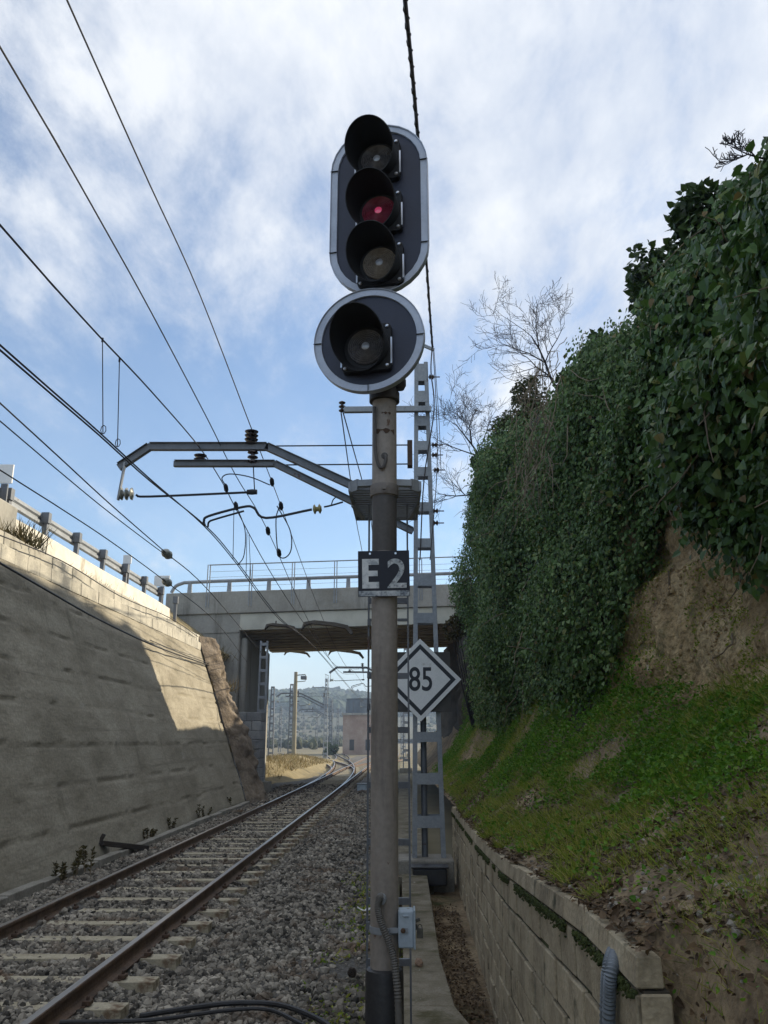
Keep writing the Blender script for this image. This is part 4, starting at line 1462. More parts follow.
main = thing('railway_track', (TX, 6.2, -.42), 'straight main railway track with rusty rails running under the bridge', 'railway track')
for rx in (-.87, .87):
    rail_mesh([(TX + rx, y, 0) for y in (-8, 5, 12, 20, 32, 50, 80, 120, 170, 240, 320)]).build('rail', [M['rail'], M['rail_top']], main, bevel=0)
s0 = sleeper_mb((TX, SL0, 0), (0, 1, 0)).build('sleeper', [M['sleeper'], M['rust']], main, bevel=.012, seg=1)
for q in range(1, 94):
    c_ = s0.copy()
    col.objects.link(c_)
    c_.parent = main
    c_.location = (random.uniform(-.03, .03), q * SLP, random.uniform(-.006, .006))
    c_.rotation_euler = (0, 0, random.gauss(0, .008))


def branch_x(y):
    return TX - .00081 * max(0, y - 36) ** 2 - .0 * y if y < 100 else TX - .00081 * 64 ** 2 - .00081 * 2 * 64 * (y - 100)


br_ = thing('railway_track', (TX, 50, -.42), 'diverging track curving away to the left beyond the bridge', 'railway track')
for rx in (-.87, .87):
    pts = []
    for y in list(range(38, 104, 3)) + [110, 130, 160, 200, 260]:
        d_ = (branch_x(y + 1) - branch_x(y - 1)) / 2
        pts.append((branch_x(y) + rx, y - rx * d_, .002))
    rail_mesh(pts).build('rail', [M['rail'], M['rail_top']], br_)
sb = None
for q in range(60):
    y = 58 + q * .7
    d_ = (branch_x(y + 1) - branch_x(y - 1)) / 2
    if sb is None:
        sb = sleeper_mb((branch_x(y), y, 0), (0, 1, 0)).build('sleeper', [M['sleeper'], M['rust']], br_)
        x0_, y0_ = branch_x(y), y
    else:
        c_ = sb.copy()
        col.objects.link(c_)
        c_.parent = br_
        # turn about the sleeper's own centre
        a_ = -math.atan(d_)
        o0 = Vector((x0_, y0_, 0)) - WORLD[br_.name]
        c_.rotation_euler = (0, 0, -a_ * -1 if False else math.atan(-d_))
        rot = Matrix.Rotation(math.atan(-d_), 3, 'Z')
        tgt = Vector((branch_x(y), y, -.004)) - WORLD[br_.name]
        c_.location = tgt - rot @ o0
sid = thing('railway_track', (1.2, 90, -.42), 'far station siding right of the main track in the distance', 'railway track')
for rx in (-.87, .87):
    rail_mesh([(TX + rx + 4.2 * max(0, min(1, (y - 70) / 45)) ** 1.2, y, .004) for y in range(72, 330, 8)]).build('rail', [M['rail'], M['rail_top']], sid)

for lab, x1, y0_ in (('far station track curving off to the far left in the haze', -11.0, 66), ('far station track between the diverging and main tracks', -5.2, 96)):
    st = thing('railway_track', (TX + x1 / 2, 120, -.42), lab, 'railway track')
    for rx in (-.87, .87):
        rail_mesh([(branch_x(y0_) + rx + x1 * .9 * (max(0, (y - y0_) / 60) ** 1.3 if y < y0_ + 60 else 1 + (y - y0_ - 60) / 46), y, .006) for y in range(y0_, 320, 6)]).build('rail', [M['rail'], M['rail_top']], st)

# ------------------------------------------------------------------ bridge
BY0, BY1 = 40.0, 50.6
bg = thing('road_bridge', (-2.5, 44, 0), 'concrete road bridge with railings crossing over the railway', 'bridge')
mb = MB()
BXA, BXB = -11.4, 9.5
BT = 9.0


def lean_z(x):
    return .030 * (x + 11.4) if x < 99 else 0


def slab(mb, xa, xb, ya, yb, za, zb_):
    mb.hexa([(xa, ya, za + lean_z(xa)), (xb, ya, za + lean_z(xb)), (xb, yb, za + lean_z(xb)), (xa, yb, za + lean_z(xa)),
             (xa, ya, zb_ + lean_z(xa)), (xb, ya, zb_ + lean_z(xb)), (xb, yb, zb_ + lean_z(xb)), (xa, yb, zb_ + lean_z(xa))])


slab(mb, BXA, BXB, BY0 - .12, BY0 + .25, 7.92, BT)
slab(mb, BXA, BXB, BY1 - .25, BY1 + .12, 7.92, BT)
mb.build('parapet', M['bridge'], bg, bevel=.03)
mb = MB()
slab(mb, BXA, BXB, BY0 + .26, BY1 - .26, 8.0, 8.42)
mb.build('deck', M['abut'], bg)
for y in (BY0, BY1 - .3):
    mb = MB()
    slab(mb, -7.75, 3.6, y, y + .3, 7.10, 7.90)
    mb.build('edge_beam', M['bridge_pale'], bg, bevel=.02)
for q in range(8):
    m1 = MB()
    y = BY0 + .75 + q * 1.24
    slab(m1, -7.75, 3.6, y + .17, y + .33, 7.30, 7.985)
    slab(m1, -7.75, 3.6, y, y + .50, 7.08, 7.298)
    m1.build('girder', M['girder'], bg, bevel=.02)
# abutments with a worn front corner
mb = MB()
mb.box(BXA, -7.72, BY0 + .02, BY1 - 2.6, -.4, 7.90)
mb.box(-7.72, -7.4, BY0 + .35, BY1 - 2.9, -.4, 6.9)
o = mb.build('abutment', M['bridge'], bg, bevel=.12, seg=3)
mb = MB()
slab(mb, BXA, -7.74, BY0 - .02, BY1 - 2.5, 7.0, 7.94)
mb.build('wing_top', M['bridge'], bg)
mb = MB()
mb.box(3.62, BXB, BY0 + .02, BY1 - .05, -.4, 8.1)
mb.box(3.3, 3.62, BY0 + .35, BY1 - .3, -.4, 6.9)
mb.build('abutment', M['abut'], bg, bevel=.12, seg=3)
# deflector shields over the wires
for (px, Yb, wd) in ((281, BY0 - .35, 1.6), (327, BY0 - .35, 2.5), (297, BY1 + .4, 1.6), (346, BY1 + .4, 2.2)):
    c = at(px, 628 if Yb < 45 else 654, Y=Yb)
    m1 = MB()
    pr = [(-.50, -.04), (-.42, .07), (-.30, .10), (.10, .05), (.34, .0), (.46, -.14), (.50, -.10), (.40, .06), (.16, .12), (-.25, .17), (-.45, .13)]
    m1.prism([(a * wd, b * (wd * .9)) for a, b in pr], (c.x, Yb, c.z), (1, 0, 0), (0, 0, 1), (0, 1, 0), 0, .35)
    m1.beam((c.x - .3, Yb + .3, c.z + .2), (c.x - .3, Yb + .35 + (.2 if Yb < 45 else -.6), c.z + .8), .06, .06)
    m1.build('wire_shield', M['shield'], bg)
# railing: tall mesh fence posts and a lower tube rail
zt = lambda x: BT + lean_z(x)
xs = np.arange(-9.35, 9.4, 2.08)
for y in (BY0 + .02, BY1 - .02):
    f_top, f_low = MB(), MB()
    for x in xs:
        m1 = MB()
        for dx in (-.06, .06):
            m1.box(x + dx - .022, x + dx + .022, y - .17, y - .13, zt(x) - .75, zt(x) + 1.36)
        m1.build('fence_post', M['galv'], bg)
    for h, r_ in ((1.34, .030), (1.0, .008), (.72, .008), (.45, .008), (.25, .008)):
        f_top.tube([(xs[0], y - .15, zt(xs[0]) + h), (xs[-1], y - .15, zt(xs[-1]) + h)], r_, 6)
    for x in np.arange(-10.3, 9.4, 1.95):
        m1 = MB()
        m1.prism([(-.11, 0), (.11, 0), (.09, .5), (-.09, .5)], (x, y, zt(x)), (1, 0, 0), (0, 0, 1), (0, 1, 0), 0, .12)
        m1.build('rail_post', M['galv'], bg)
    f_low.tube(smooth_path([(-11.2, y + .06, zt(-11.2) + .05), (-11.0, y + .06, zt(-11) + .38), (-10.6, y + .06, zt(-10.6) + .54)], 4)
               + [(-9, y + .06, zt(-9) + .56), (9.4, y + .06, zt(9.4) + .56)], .085, 10)
    f_top.build('fence_wires', M['galv'], bg)
    f_low.build('tube_rail', M['galv'], bg, smooth=True)

# squared stone pier by the track, under the bridge edge
sp_ = thing('stone_pier', (-6.8, 38.6, -.3), 'square pier of grey stone blocks at the foot of the bridge abutment', 'pier')
mb = MB()
z = -.3
r_ = 0
while z < 3.0:
    h = .40
    xsplit = [-7.35, -6.62, -6.2] if r_ % 2 else [-7.35, -6.9, -6.2]
    for a, b in zip(xsplit[:-1], xsplit[1:]):
        e = random.uniform(-.02, .02)
        mb.box(a + .01, b - .01 + e, 38.0 + random.uniform(-.03, .03), 39.3, z, z + h - .012)
    z += h
    r_ += 1
mb.build('stone_blocks', M['stone'], sp_, bevel=.02, seg=1)
mb = MB()
mb.box(-7.33, -6.24, 38.05, 39.28, -.3, 3.06)
mb.build('mortar', M['mortar'], sp_)


# ------------------------------------------------------------------ lattice masts with cantilevers
def lattice(mb, base, H, w0, w1, dep0, dep1, battens, bt=.13, leg=.075, offs=0.0):
    """two channel uprights joined by flat plates; front and back faces"""
    bx_, by_, bz_ = base

    def X(s, z):
        return bx_ + s * (w0 + (w1 - w0) * z / H) / 2 + offs * z / H
    for s in (-1, 1):
        for e in (-1, 1):
            p0 = Vector((X(s, 0), by_ + e * dep0 / 2, bz_))
            p1 = Vector((X(s, H), by_ + e * dep1 / 2, bz_ + H))
            mb.beam(p0, p1, leg * (1 if e < 0 else .8), .012 if e < 0 else .010, up=(0, 1, 0))
        p0 = Vector((X(s, 0), by_, bz_))
        p1 = Vector((X(s, H), by_, bz_ + H))
        t_ = (p1 - p0)
        # web
        a0, a1 = X(s, 0) + s * leg * .5, X(s, H) + s * leg * .5
        mb.hexa([(a0 - .006, by_ - dep0 / 2, bz_), (a0 + .006, by_ - dep0 / 2, bz_), (a0 + .006, by_ + dep0 / 2, bz_), (a0 - .006, by_ + dep0 / 2, bz_),
                 (a1 - .006, by_ - dep1 / 2, bz_ + H), (a1 + .006, by_ - dep1 / 2, bz_ + H), (a1 + .006, by_ + dep1 / 2, bz_ + H), (a1 - .006, by_ + dep1 / 2, bz_ + H)])
    for z, h in battens:
        f = z / H
        d_ = (dep0 + (dep1 - dep0) * f) / 2
        xa, xb = X(-1, z), X(1, z)
        mb.box(xa - .02, xb + .02, by_ - d_ - .012, by_ - d_ - .002, bz_ + z - h / 2, bz_ + z + h / 2)
        mb.box(xa - .02, xb + .02, by_ + d_ + .002, by_ + d_ + .012, bz_ + z - h / 2, bz_ + z + h / 2)


def insulator(mb, c, axis, k=3, r=.075, pitch=.06, core=.028, n=14, mat_=0):
    prof = []
    for q in range(k):
        h = q * pitch
        prof += [(core, h), (r * .9, h + pitch * .18), (r, h + pitch * .42), (r * .55, h + pitch * .62), (core, h + pitch * .72)]
    mb.lathe(c, axis, prof, n, mat_)


MY = 15.7


def px15(x, y, Y=MY):
    return at(x, y, Y=Y)


def make_catenary_mast(label):
    base = px15(429, 862)
    base.z = -.35
    root = thing('catenary_mast', base, label, 'catenary mast', 'lattice catenary masts along the track')
    bot = px15(429, 858)
    top = px15(421, 364)
    H = top.z - bot.z
    fr = MB()
    bats = []
    for y0, y1 in [(366, 383), (393, 404), (418, 428), (443, 452), (469, 478), (504, 513), (540, 549), (576, 587), (614, 624), (655, 666), (694, 705), (732, 742), (773, 784), (815, 827)]:
        a_, b_ = px15(425, y0).z, px15(425, y1).z
        bats.append(((a_ + b_) / 2 - bot.z, a_ - b_))
    lattice(fr, (bot.x, MY, bot.z), H, .50, .185, .34, .20, bats, offs=top.x - bot.x)
    fr.build('frame', M['galv'], root)
    ft = MB()
    ft.box(bot.x - .55, bot.x + .42, MY - .42, MY + .42, -.75, bot.z + .02)
    ft.build('footing', M['kerb'], root, bevel=.03)
    # cantilever arms
    def arm(name, pts, wd, ht):
        mba = MB()
        for p0, p1 in zip(pts[:-1], pts[1:]):
            p0, p1 = px15(*p0), px15(*p1)
            d_ = (p1 - p0).normalized()
            mba.beam(p0 - d_ * ht * .2, p1 + d_ * ht * .2, wd, ht, up=(0, 0, 1))
            # flanges
            u2 = d_.cross(Vector((0, 1, 0))).normalized()
            for s in (-1, 1):
                mba.beam(p0 + u2 * s * ht * .5 - Vector((0, .03, 0)), p1 + u2 * s * ht * .5 - Vector((0, .03, 0)), wd * 1.7, .014, up=u2)
        return mba.build(name, M['galv_dark'], root, bevel=.004, seg=1)
    arm('upper_arm', [(120, 467), (150, 447), (267, 447), (410, 512)], .07, .15)
    arm('lower_arm', [(175, 464), (275, 464), (412, 531)], .07, .12)
    db = MB()
    db.beam(px15(125, 463, MY - .06), px15(118, 500, MY - .06), .03, .09, up=(0, 1, 0))
    db.build('drop_bracket', M['galv'], root)
    t_ = MB()
    t_.tube([px15(276, 446), px15(408, 445)], .014, 6)
    t_.tube([px15(274, 465), px15(408, 464)], .014, 6)
    t_.build('tie_rods', M['wire'], root)
    ab = MB()
    a_, b_ = px15(410, 466, MY - .1), px15(410, 441, MY - .1)
    ab.box(a_.x - .05, a_.x + .05, MY - .16, MY + .05, a_.z, b_.z)
    ab.build('anchor_block', M['rust'], root)
    for (px, py, k, r_, m_) in ((251, 446, 4, .14, M['insul']), (200, 462, 2, .13, M['insul'])):
        i_ = MB()
        insulator(i_, px15(px, py) + Vector((0, 0, .02)), (0, 0, 1), k, r_, .085, .05)
        i_.build('insulator', m_, root, smooth=True)
    i_ = MB()
    insulator(i_, px15(253, 451), (0, 0, -1), 3, .11, .10, .04)
    i_.build('insulator', M['insul'], root, smooth=True)
    # steady arms
    sa = MB()
    sa.tube(smooth_path([px15(136, 495), px15(150, 496.5), px15(255, 492)], 4), .024, 7)
    sa.tube(smooth_path([px15(255, 494), px15(254, 480), px15(253, 458)], 3), .012, 6)
    sa.lathe(px15(252, 492), (1, 0, 0), [(.05, -.1), (.06, 0), (.05, .1)], 8)
    sa.build('steady_arm', M['wire'], root)
    i_ = MB()
    insulator(i_, px15(120, 494), (1, 0, 0), 3, .13, .10, .05)
    i_.build('insulator', M['insul_glass'], root, smooth=True)
    sa = MB()
    sa.tube(smooth_path([px15(205, 526), px15(204, 521), px15(209, 516), px15(243, 507), px15(254, 508), px15(266, 518), px15(312, 509.5)], 5), .026, 7)
    sa.tube(smooth_path([px15(208, 527), px15(209, 522), px15(216, 519), px15(244, 511)], 4), .020, 6)
    sa.tube(smooth_path([px15(324, 507), px15(331, 505.5), px15(343, 502)], 4), .018, 6)
    sa.tube(smooth_path([px15(331, 506), px15(333, 500), px15(336, 497)], 3), .012, 6)
    sa.build('steady_arm', M['wire'], root)
    i_ = MB()
    insulator(i_, px15(313, 509.5), (1, 0, .1), 2, .10, .10, .045)
    i_.build('insulator', M['insul_yellow'], root, smooth=True)
    # cross arm with hanging insulators and side clamps
    ca = MB()
    ca.beam(px15(344, 410, MY - .2), px15(431, 409, MY - .2), .10, .11)
    ca.build('cross_arm', M['galv'], root)
    i_ = MB()
    p_ = px15(342, 412, MY - .2)
    insulator(i_, p_, (0, 0, 1), 3, .07, .085, .03)
    i_.build('insulator', M['insul'], root, smooth=True)
    hb = MB()
    hb.beam(px15(411, 340), px15(434, 350), .05, .06)
    hb.beam(px15(417, 345), px15(418, 368), .05, .05, up=(0, 1, 0))
    hb.build('head_bracket', M['galv'], root)
    for (px, py) in ((431, 377), (434, 445), (434, 455), (436, 470), (435, 511), (435, 523)):
        i_ = MB()
        insulator(i_, px15(px - 2, py), (1, 0, 0), 2, .055, .06, .025, 10)
        i_.lathe(px15(px + 4, py), (1, 0, 0), [(.012, -.15), (.012, .1)], 6)
        i_.build('cable_clamp', M['rust'], root)
    # descending cables
    dc = MB()
    for pts, r_ in (([(432, 348), (431, 372), (434, 410), (424, 480), (420, 560)], .014), ([(433, 350), (436, 400), (437, 470), (430, 560)], .009), ([(434, 350), (439, 420), (441, 472)], .007)):
        dc.tube(smooth_path([px15(x, y, MY - .2) for x, y in pts], 5), r_, 6)
    dc.build('down_cables', M['cable_brown'], root)
    return root


def copy_tree(o, parent=None):
    c_ = o.copy()
    col.objects.link(c_)
    if parent is not None:
        c_.parent = parent
    for ch in list(o.children):
        copy_tree(ch, c_)
    return c_


cm = make_catenary_mast('nearest grey lattice mast with two cantilever arms reaching over the track')
for dy, lab, dx in ((51.5, 'lattice cantilever mast seen framed under the bridge', 0), (103, 'far lattice cantilever mast small in the haze beyond the bridge', 0),
                    (88, 'far cantilever mast of the diverging track, left of the brick building', -9.5), (140, 'farthest cantilever mast, tiny and hazy beside the plain masts', -13)):
    c_ = copy_tree(cm)
    c_.location = cm.location + Vector((dx, dy, 0))
    c_['label'] = lab
# plain lattice masts
for q, (px, ptop, Y, lab, zb_) in enumerate([(264.5, 641, 39.75, 'slim lattice mast rising behind the stone pier to the bridge soffit', 0.0),
                                             (273, 687, 96, 'far plain lattice mast at left beyond the stone pier', -.3),
                                             (292, 684, 104, 'far plain lattice mast partly hidden behind the concrete pole', -.3),
                                             (331, 700, 150, 'far plain lattice mast near the brick building', -.3),
                                             (317, 713, 200, 'distant plain lattice mast midway between concrete pole and brick building', -.3)]):
    tp = at(px, ptop, Y=Y)
    root = thing('lattice_mast', (tp.x, Y, zb_), lab, 'lattice mast', 'plain lattice masts in the distance')
    m1 = MB()
    H = tp.z - zb_
    if q == 0:
        lattice(m1, (tp.x, Y, zb_), H, .36, .30, .25, .22, [(z, .12) for z in np.arange(.3, H, .62)], leg=.07)
    else:
        lattice(m1, (tp.x, Y, zb_), H, .55, .30, .4, .3, [(z, .18) for z in np.arange(.3, H, .8)], leg=.10)
    m1.build('frame', M['galv_dark'] if q else M['galv'], root)
    m1 = MB()
    m1.box(tp.x - .5, tp.x + .5, Y - .5, Y + .5, zb_ - .5, zb_ + .25)
    m1.build('footing', M['kerb'], root)

for q, (px, ptop, Y) in enumerate([(281, 706, 170), (304, 716, 230), (338, 708, 190), (352, 716, 260), (402, 700, 150)]):
    tp = at(px, ptop, Y=Y)
    lab = ['thin hazy mast between the two left far lattice masts', 'tiny pale mast just right of the concrete pole', 'thin hazy mast in front of the brick building corner',
           'tiny pale mast beside the water tank', 'thin hazy mast seen between the signal pole and the diamond sign'][q]
    root = thing('lattice_mast', (tp.x, Y, -.3), lab, 'lattice mast', 'plain lattice masts in the distance')
    m1 = MB()
    lattice(m1, (tp.x, Y, -.3), tp.z + .3, .5, .3, .4, .3, [(z, .18) for z in np.arange(.3, tp.z, .9)], leg=.10)
    m1.build('frame', M['galv_dark'], root)
# concrete pole with lamp
tp = at(296, 672, Y=78)
cp = thing('concrete_pole', (tp.x, 78, -.3), 'slender yellowish concrete pole with a small lamp beyond the bridge', 'pole')
m1 = MB()
m1.lathe((tp.x, 78, -.5), (0, 0, 1), [(.22, 0), (.16, tp.z + .5)], 10)
m1.build('shaft', M['pole_concrete'], cp, smooth=True)
m1 = MB()
m1.tube([(tp.x, 78, tp.z - .3), (tp.x + .9, 77.8, tp.z - .25)], .05, 6)
m1.tube([(tp.x, 78, tp.z - .9), (tp.x + .9, 77.8, tp.z - .85), (tp.x + .9, 77.8, tp.z - .25)], .04, 6)
m1.build('bracket', M['galv_dark'], cp)
m1 = MB()
m1.box(tp.x + .5, tp.x + 1.05, 77.5, 77.9, tp.z - .72, tp.z - .38)
m1.build('lamp', M['galv_dark'], cp, bevel=.05)

# brick building and water tank
YB = 150
pa, pb = at(343, 715, Y=YB), at(343, 752, Y=YB)
bl = thing('brick_building', (pa.x + 3.5, YB + 3, -.3), 'weathered brick building in the hazy distance beside the tracks', 'building')
m1 = MB()
m1.box(pa.x, pa.x + 9, YB, YB + 7, -.6, pa.z)
m1.build('wall', M['brick'], bl)
m1 = MB()
m1.box(pa.x - .2, pa.x + 9.2, YB - .2, YB + 7.2, pa.z, pa.z + .35)
m1.build('cornice', M['bridge'], bl)
for xx in (1.2, 4.0, 6.6):
    m1 = MB()
    m1.box(pa.x + xx, pa.x + xx + .8, YB - .06, YB + .05, .6, 2.4)
    m1.build('window', M['sleeve'], bl)
tk = thing('water_tank', (pa.x + 3.4, YB + 3, pa.z + .35), 'dark steel water tank standing on top of the brick building', 'tank')
tt = at(343, 698, Y=YB)
m1 = MB()
m1.lathe((pa.x + 3.1, YB + 3.2, pa.z + .352), (0, 0, 1), [(2.7, 0), (2.7, tt.z - pa.z - .55), (2.8, tt.z - pa.z - .5), (2.8, tt.z - pa.z - .35)], 24)
m1.build('vessel', M['tank'], tk, smooth=True)
for a_ in np.linspace(0, 2 * math.pi, 12, endpoint=False):
    m1 = MB()
    m1.beam((pa.x + 3.1 + 2.72 * math.cos(a_), YB + 3.2 + 2.72 * math.sin(a_), pa.z + .36), (pa.x + 3.1 + 2.72 * math.cos(a_), YB + 3.2 + 2.72 * math.sin(a_), tt.z - .5), .12, .12, up=(0, 1, 0))
    m1.build('stiffener', M['galv_dark'], tk)
leaf_blob((pa.x - 1.8, YB - 3, .9), (1.1, 1.1, 1.3), 1200, (.2, .45), M['shrub_leaf'], 'bush', 'round green bush at the left corner of the brick building', 'bush', (pa.x - 1.8, YB - 3, -.4), 41, mname='foliage')


# ------------------------------------------------------------------ overhead wires
def wire_pts(pts, ext_near=14.0, far=None):
    """pts: (px, py, X) with X the sideways distance from the camera; or (px, py, None, Y)"""
    P = []
    for p in pts:
        P.append(at(p[0], p[1], X=p[2]) if p[2] is not None else at(p[0], p[1], Y=p[3]))
    if ext_near:
        d_ = (P[0] - P[1]).normalized()
        P = [P[0] + d_ * ext_near] + P
    if far:
        P += [Vector(f) for f in far]
    return P


def wire(name, pts, r, label, cat, ext_near=14.0, far=None, m_=None, sub=5, group='overhead wires'):
    P = smooth_path(wire_pts(pts, ext_near, far), sub)
    root = thing(name, P[len(P) // 2], label, cat, group)
    m1 = MB()
    m1.tube(P, r, 6)
    m1.build('conductor', m_ or M['wire'], root)
    return root, P


w1, _ = wire('overhead_wire', [(67, 0, None, 5.97), (105, 85, None, 7.3), (150, 185, None, 9.3), (200, 295, None, 12.2), (252, 430, None, MY), (272, 482, None, 19.2), (281, 506, None, 21.4), (323, 619, None, 36)],
              .010, 'highest thin wire sloping from the top edge to the arm insulator', 'wire', far=[(TX + .5, 50, 6.3), (TX + .4, 67, 7.6)])
w2, _ = wire('overhead_wire', [(0, 47, -3.62), (50, 132, -3.62), (100, 220, -3.62), (150, 310, -3.6), (208, 420, -3.6), (236, 476, -3.58), (268, 531, -3.58), (308, 620, -3.55)],
              .011, 'thin wire entering high at the left edge and passing under the upper arm', 'wire', far=[(TX, 50, 6.1), (TX, 67, 7.2)])
w3, P3 = wire('catenary_wire', [(0, 225, -3.95), (50, 282, -3.95), (100, 337, -3.93), (150, 390, -3.92), (200, 448, None, MY - .05), (225, 487, -3.85), (234, 505, -3.8), (268, 568, -3.7), (301, 619, -3.65)],
               .012, 'messenger wire with two vertical droppers at left above the twin wires', 'wire', far=[(TX, 48, 6.2), (TX, 67, 7.4), (TX, 118, 7.4)])
for (xa, ya, xb, yb) in ((102.5, 340, 103, 434), (119.5, 360, 117.5, 447)):
    a_ = at(xa, ya, X=-3.93)
    b_ = at(xb, yb, Y=a_.y)
    m1 = MB()
    m1.tube([a_, b_], .007, 5)
    lp = [b_ + Vector((.035 * math.sin(s * .9), 0, .06 + .06 * math.cos(s * .9))) for s in range(8)]
    m1.tube(lp, .006, 5)
    m1.lathe(a_ + Vector((0, 0, -.03)), (0, 0, 1), [(.014, 0), (.014, .06)], 6)
    m1.build('dropper', M['wire'], w3)
w4, P4 = wire('contact_wire', [(0, 345, -3.9), (50, 389, -3.88), (100, 433, -3.85), (150, 479, -3.8), (204, 526, None, MY), (236, 563, -3.65), (279, 619, -3.65)],
              .011, 'left one of the twin contact wires sagging below the droppers', 'wire', far=[(TX, 36, 5.9), (TX, 67, 5.75), (TX + .2, 118, 5.75), (TX, 170, 5.8)])
w5, _ = wire('contact_wire', [(0, 350, -3.86), (50, 393, -3.84), (100, 436, -3.81), (150, 481, -3.77), (208, 528, None, MY), (238, 563, -3.61), (281, 619, -3.61)],
             .011, 'right one of the twin contact wires sagging below the droppers', 'wire', far=[(TX + .04, 36, 5.9), (TX + .04, 67, 5.75)])
# small droppers past the arm
for (xa, ya, xb, yb) in ((234, 507, 233, 560), (249, 535, 251, 580), (247, 532, 246, 578)):
    a_ = at(xa, ya, X=-3.75)
    b_ = at(xb, yb, Y=a_.y)
    m1 = MB()
    m1.tube([a_, b_], .008, 5)
    m1.build('dropper', M['wire'], w4)
# jumper loops
m1 = MB()
m1.tube(smooth_path([px15(277, 506), px15(290, 530), px15(291, 550), px15(284, 558), px15(278, 552), px15(276, 520), px15(280, 505)], 6), .012, 6)
m1.tube(smooth_path([px15(226, 486), px15(222, 478), px15(230, 474), px15(250, 477), px15(270, 485)], 6), .012, 6)
m1.tube(smooth_path([px15(236, 505), px15(245, 530), px15(244, 555), px15(238, 565)], 6), .010, 6)
for (px, py) in ((272, 482), (281, 506), (268, 531), (226, 488), (236, 506), (279, 553)):
    m1.lathe(px15(px, py), (0, .8, -.6), [(.02, -.10), (.045, -.05), (.045, .05), (.02, .10)], 8)
o = m1.build('jumper_loops', M['wire'], w1)
tag(o)

w6, _ = wire('feeder_wire', [(0, 403, -5.6), (60, 458, -5.6), (110, 504, -5.58), (165, 552, -5.55)], .012,
             'upper left feeder wire ending at the higher glass insulator', 'wire', far=[tuple(at(210, 592, X=-5.4)), tuple(at(263, 655, Y=39.6))])
w7, _ = wire('feeder_wire', [(0, 421, -5.65), (60, 472, -5.65), (110, 513, -5.6), (163, 553, -5.55)], .010,
             'second left feeder wire just under the first, meeting the same insulator', 'wire', far=[tuple(at(168, 555, X=-5.54))])
w8, _ = wire('feeder_wire', [(0, 470, -6.0), (60, 508, -6.0), (110, 541, -6.0), (165, 581, -6.0)], .011,
             'lowest left feeder wire ending at the lower glass insulator', 'wire', far=[tuple(at(215, 621, X=-6.0)), tuple(at(247, 662, X=-6.3))])
for w_, (px, py, X_) in ((w6, (167, 554, -5.55)), (w8, (167, 582, -6.0))):
    m1 = MB()
    c = at(px, py, X=X_)
    m1.lathe(c, (.25, .9, -.2), [(.03, -.22), (.04, -.15), (.09, -.11), (.11, -.06), (.10, -.02), (.05, -.01), (.05, .01), (.10, .02), (.11, .06), (.09, .11), (.04, .15), (.03, .22)], 18)
    m1.build('insulator', M['insul_glass'], w_, smooth=True)
w9, _ = wire('overhead_wire', [(341, 412, None, MY - .2), (350, 476, None, 21), (357, 525, None, 28), (362, 551, None, 34)], .013,
             'left one of two wires hanging from the cross arm insulator', 'wire', ext_near=0, far=[(-1.3, 42, 8.0)])
w10, _ = wire('overhead_wire', [(343, 412, None, MY - .2), (353, 448, None, 18), (364, 488, None, 22), (371, 520, None, 28)], .013,
              'right one of two wires hanging from the cross arm insulator', 'wire', ext_near=0, far=[(-.9, 42, 8.2)])
w11, _ = wire('feeder_cable', [(405, 0, None, 6.0), (412, 70, None, 7.1), (418, 140, None, 8.5), (424, 225, None, 10.8), (429, 300, None, 13.4), (432.5, 347, None, MY - .05)], .021,
              'thick twisted cable dropping from the top edge behind the signal head', 'cable', ext_near=8, m_=M['cable_brown'])
m1 = MB()
# second strand twisted round the cable
Pc = smooth_path(wire_pts([(405, 0, None, 6.0), (412, 70, None, 7.1), (418, 140, None, 8.5), (424, 225, None, 10.8), (429, 300, None, 13.4), (432.5, 347, None, MY - .05)], 0), 24)
m1.tube([p_ + Vector((math.cos(q * 1.1), 0, math.sin(q * 1.1))) * .022 for q, p_ in enumerate(Pc)], .010, 5)
m1.build('strand', M['cable_brown'], w11)


# cables strung along the wall face
def wallpt(px, py, off):
    d_ = _fw + _rt * ((px - 384) / FPX) + _up * ((512 - py) / FPX)
    # CAM + d t on x = -5.82 - .352 z + off
    t_ = (-5.82 + off - .352 * CAM.z - CAM.x) / (d_.x + .352 * d_.z)
    return CAM + d_ * t_


for pts, lab in (([(0, 563), (50, 592), (100, 620), (160, 648), (215, 666)], 'upper black cable strung along the face of the retaining wall'),
                 ([(150, 640), (185, 655), (215, 664)], 'short lower cable on the sunlit end of the retaining wall'),
                 ([(-40, 520), (60, 560), (120, 596), (170, 618), (196, 634)], 'thin cable running just below the coping blocks')):
    P = [wallpt(x, y, .22) for x, y in pts]
    P[-1] = P[-1] + Vector((-.12, .8, 0))
    if lab.startswith('short'):
        P[0] = wallpt(150, 640, .06)
    m1 = MB()
    m1.tube(smooth_path(P, 5), .022 if lab.startswith('upper') else .013, 6)
    tag(m1.build('wall_cable', M['cable']), lab, 'cable', 'cables along the wall')

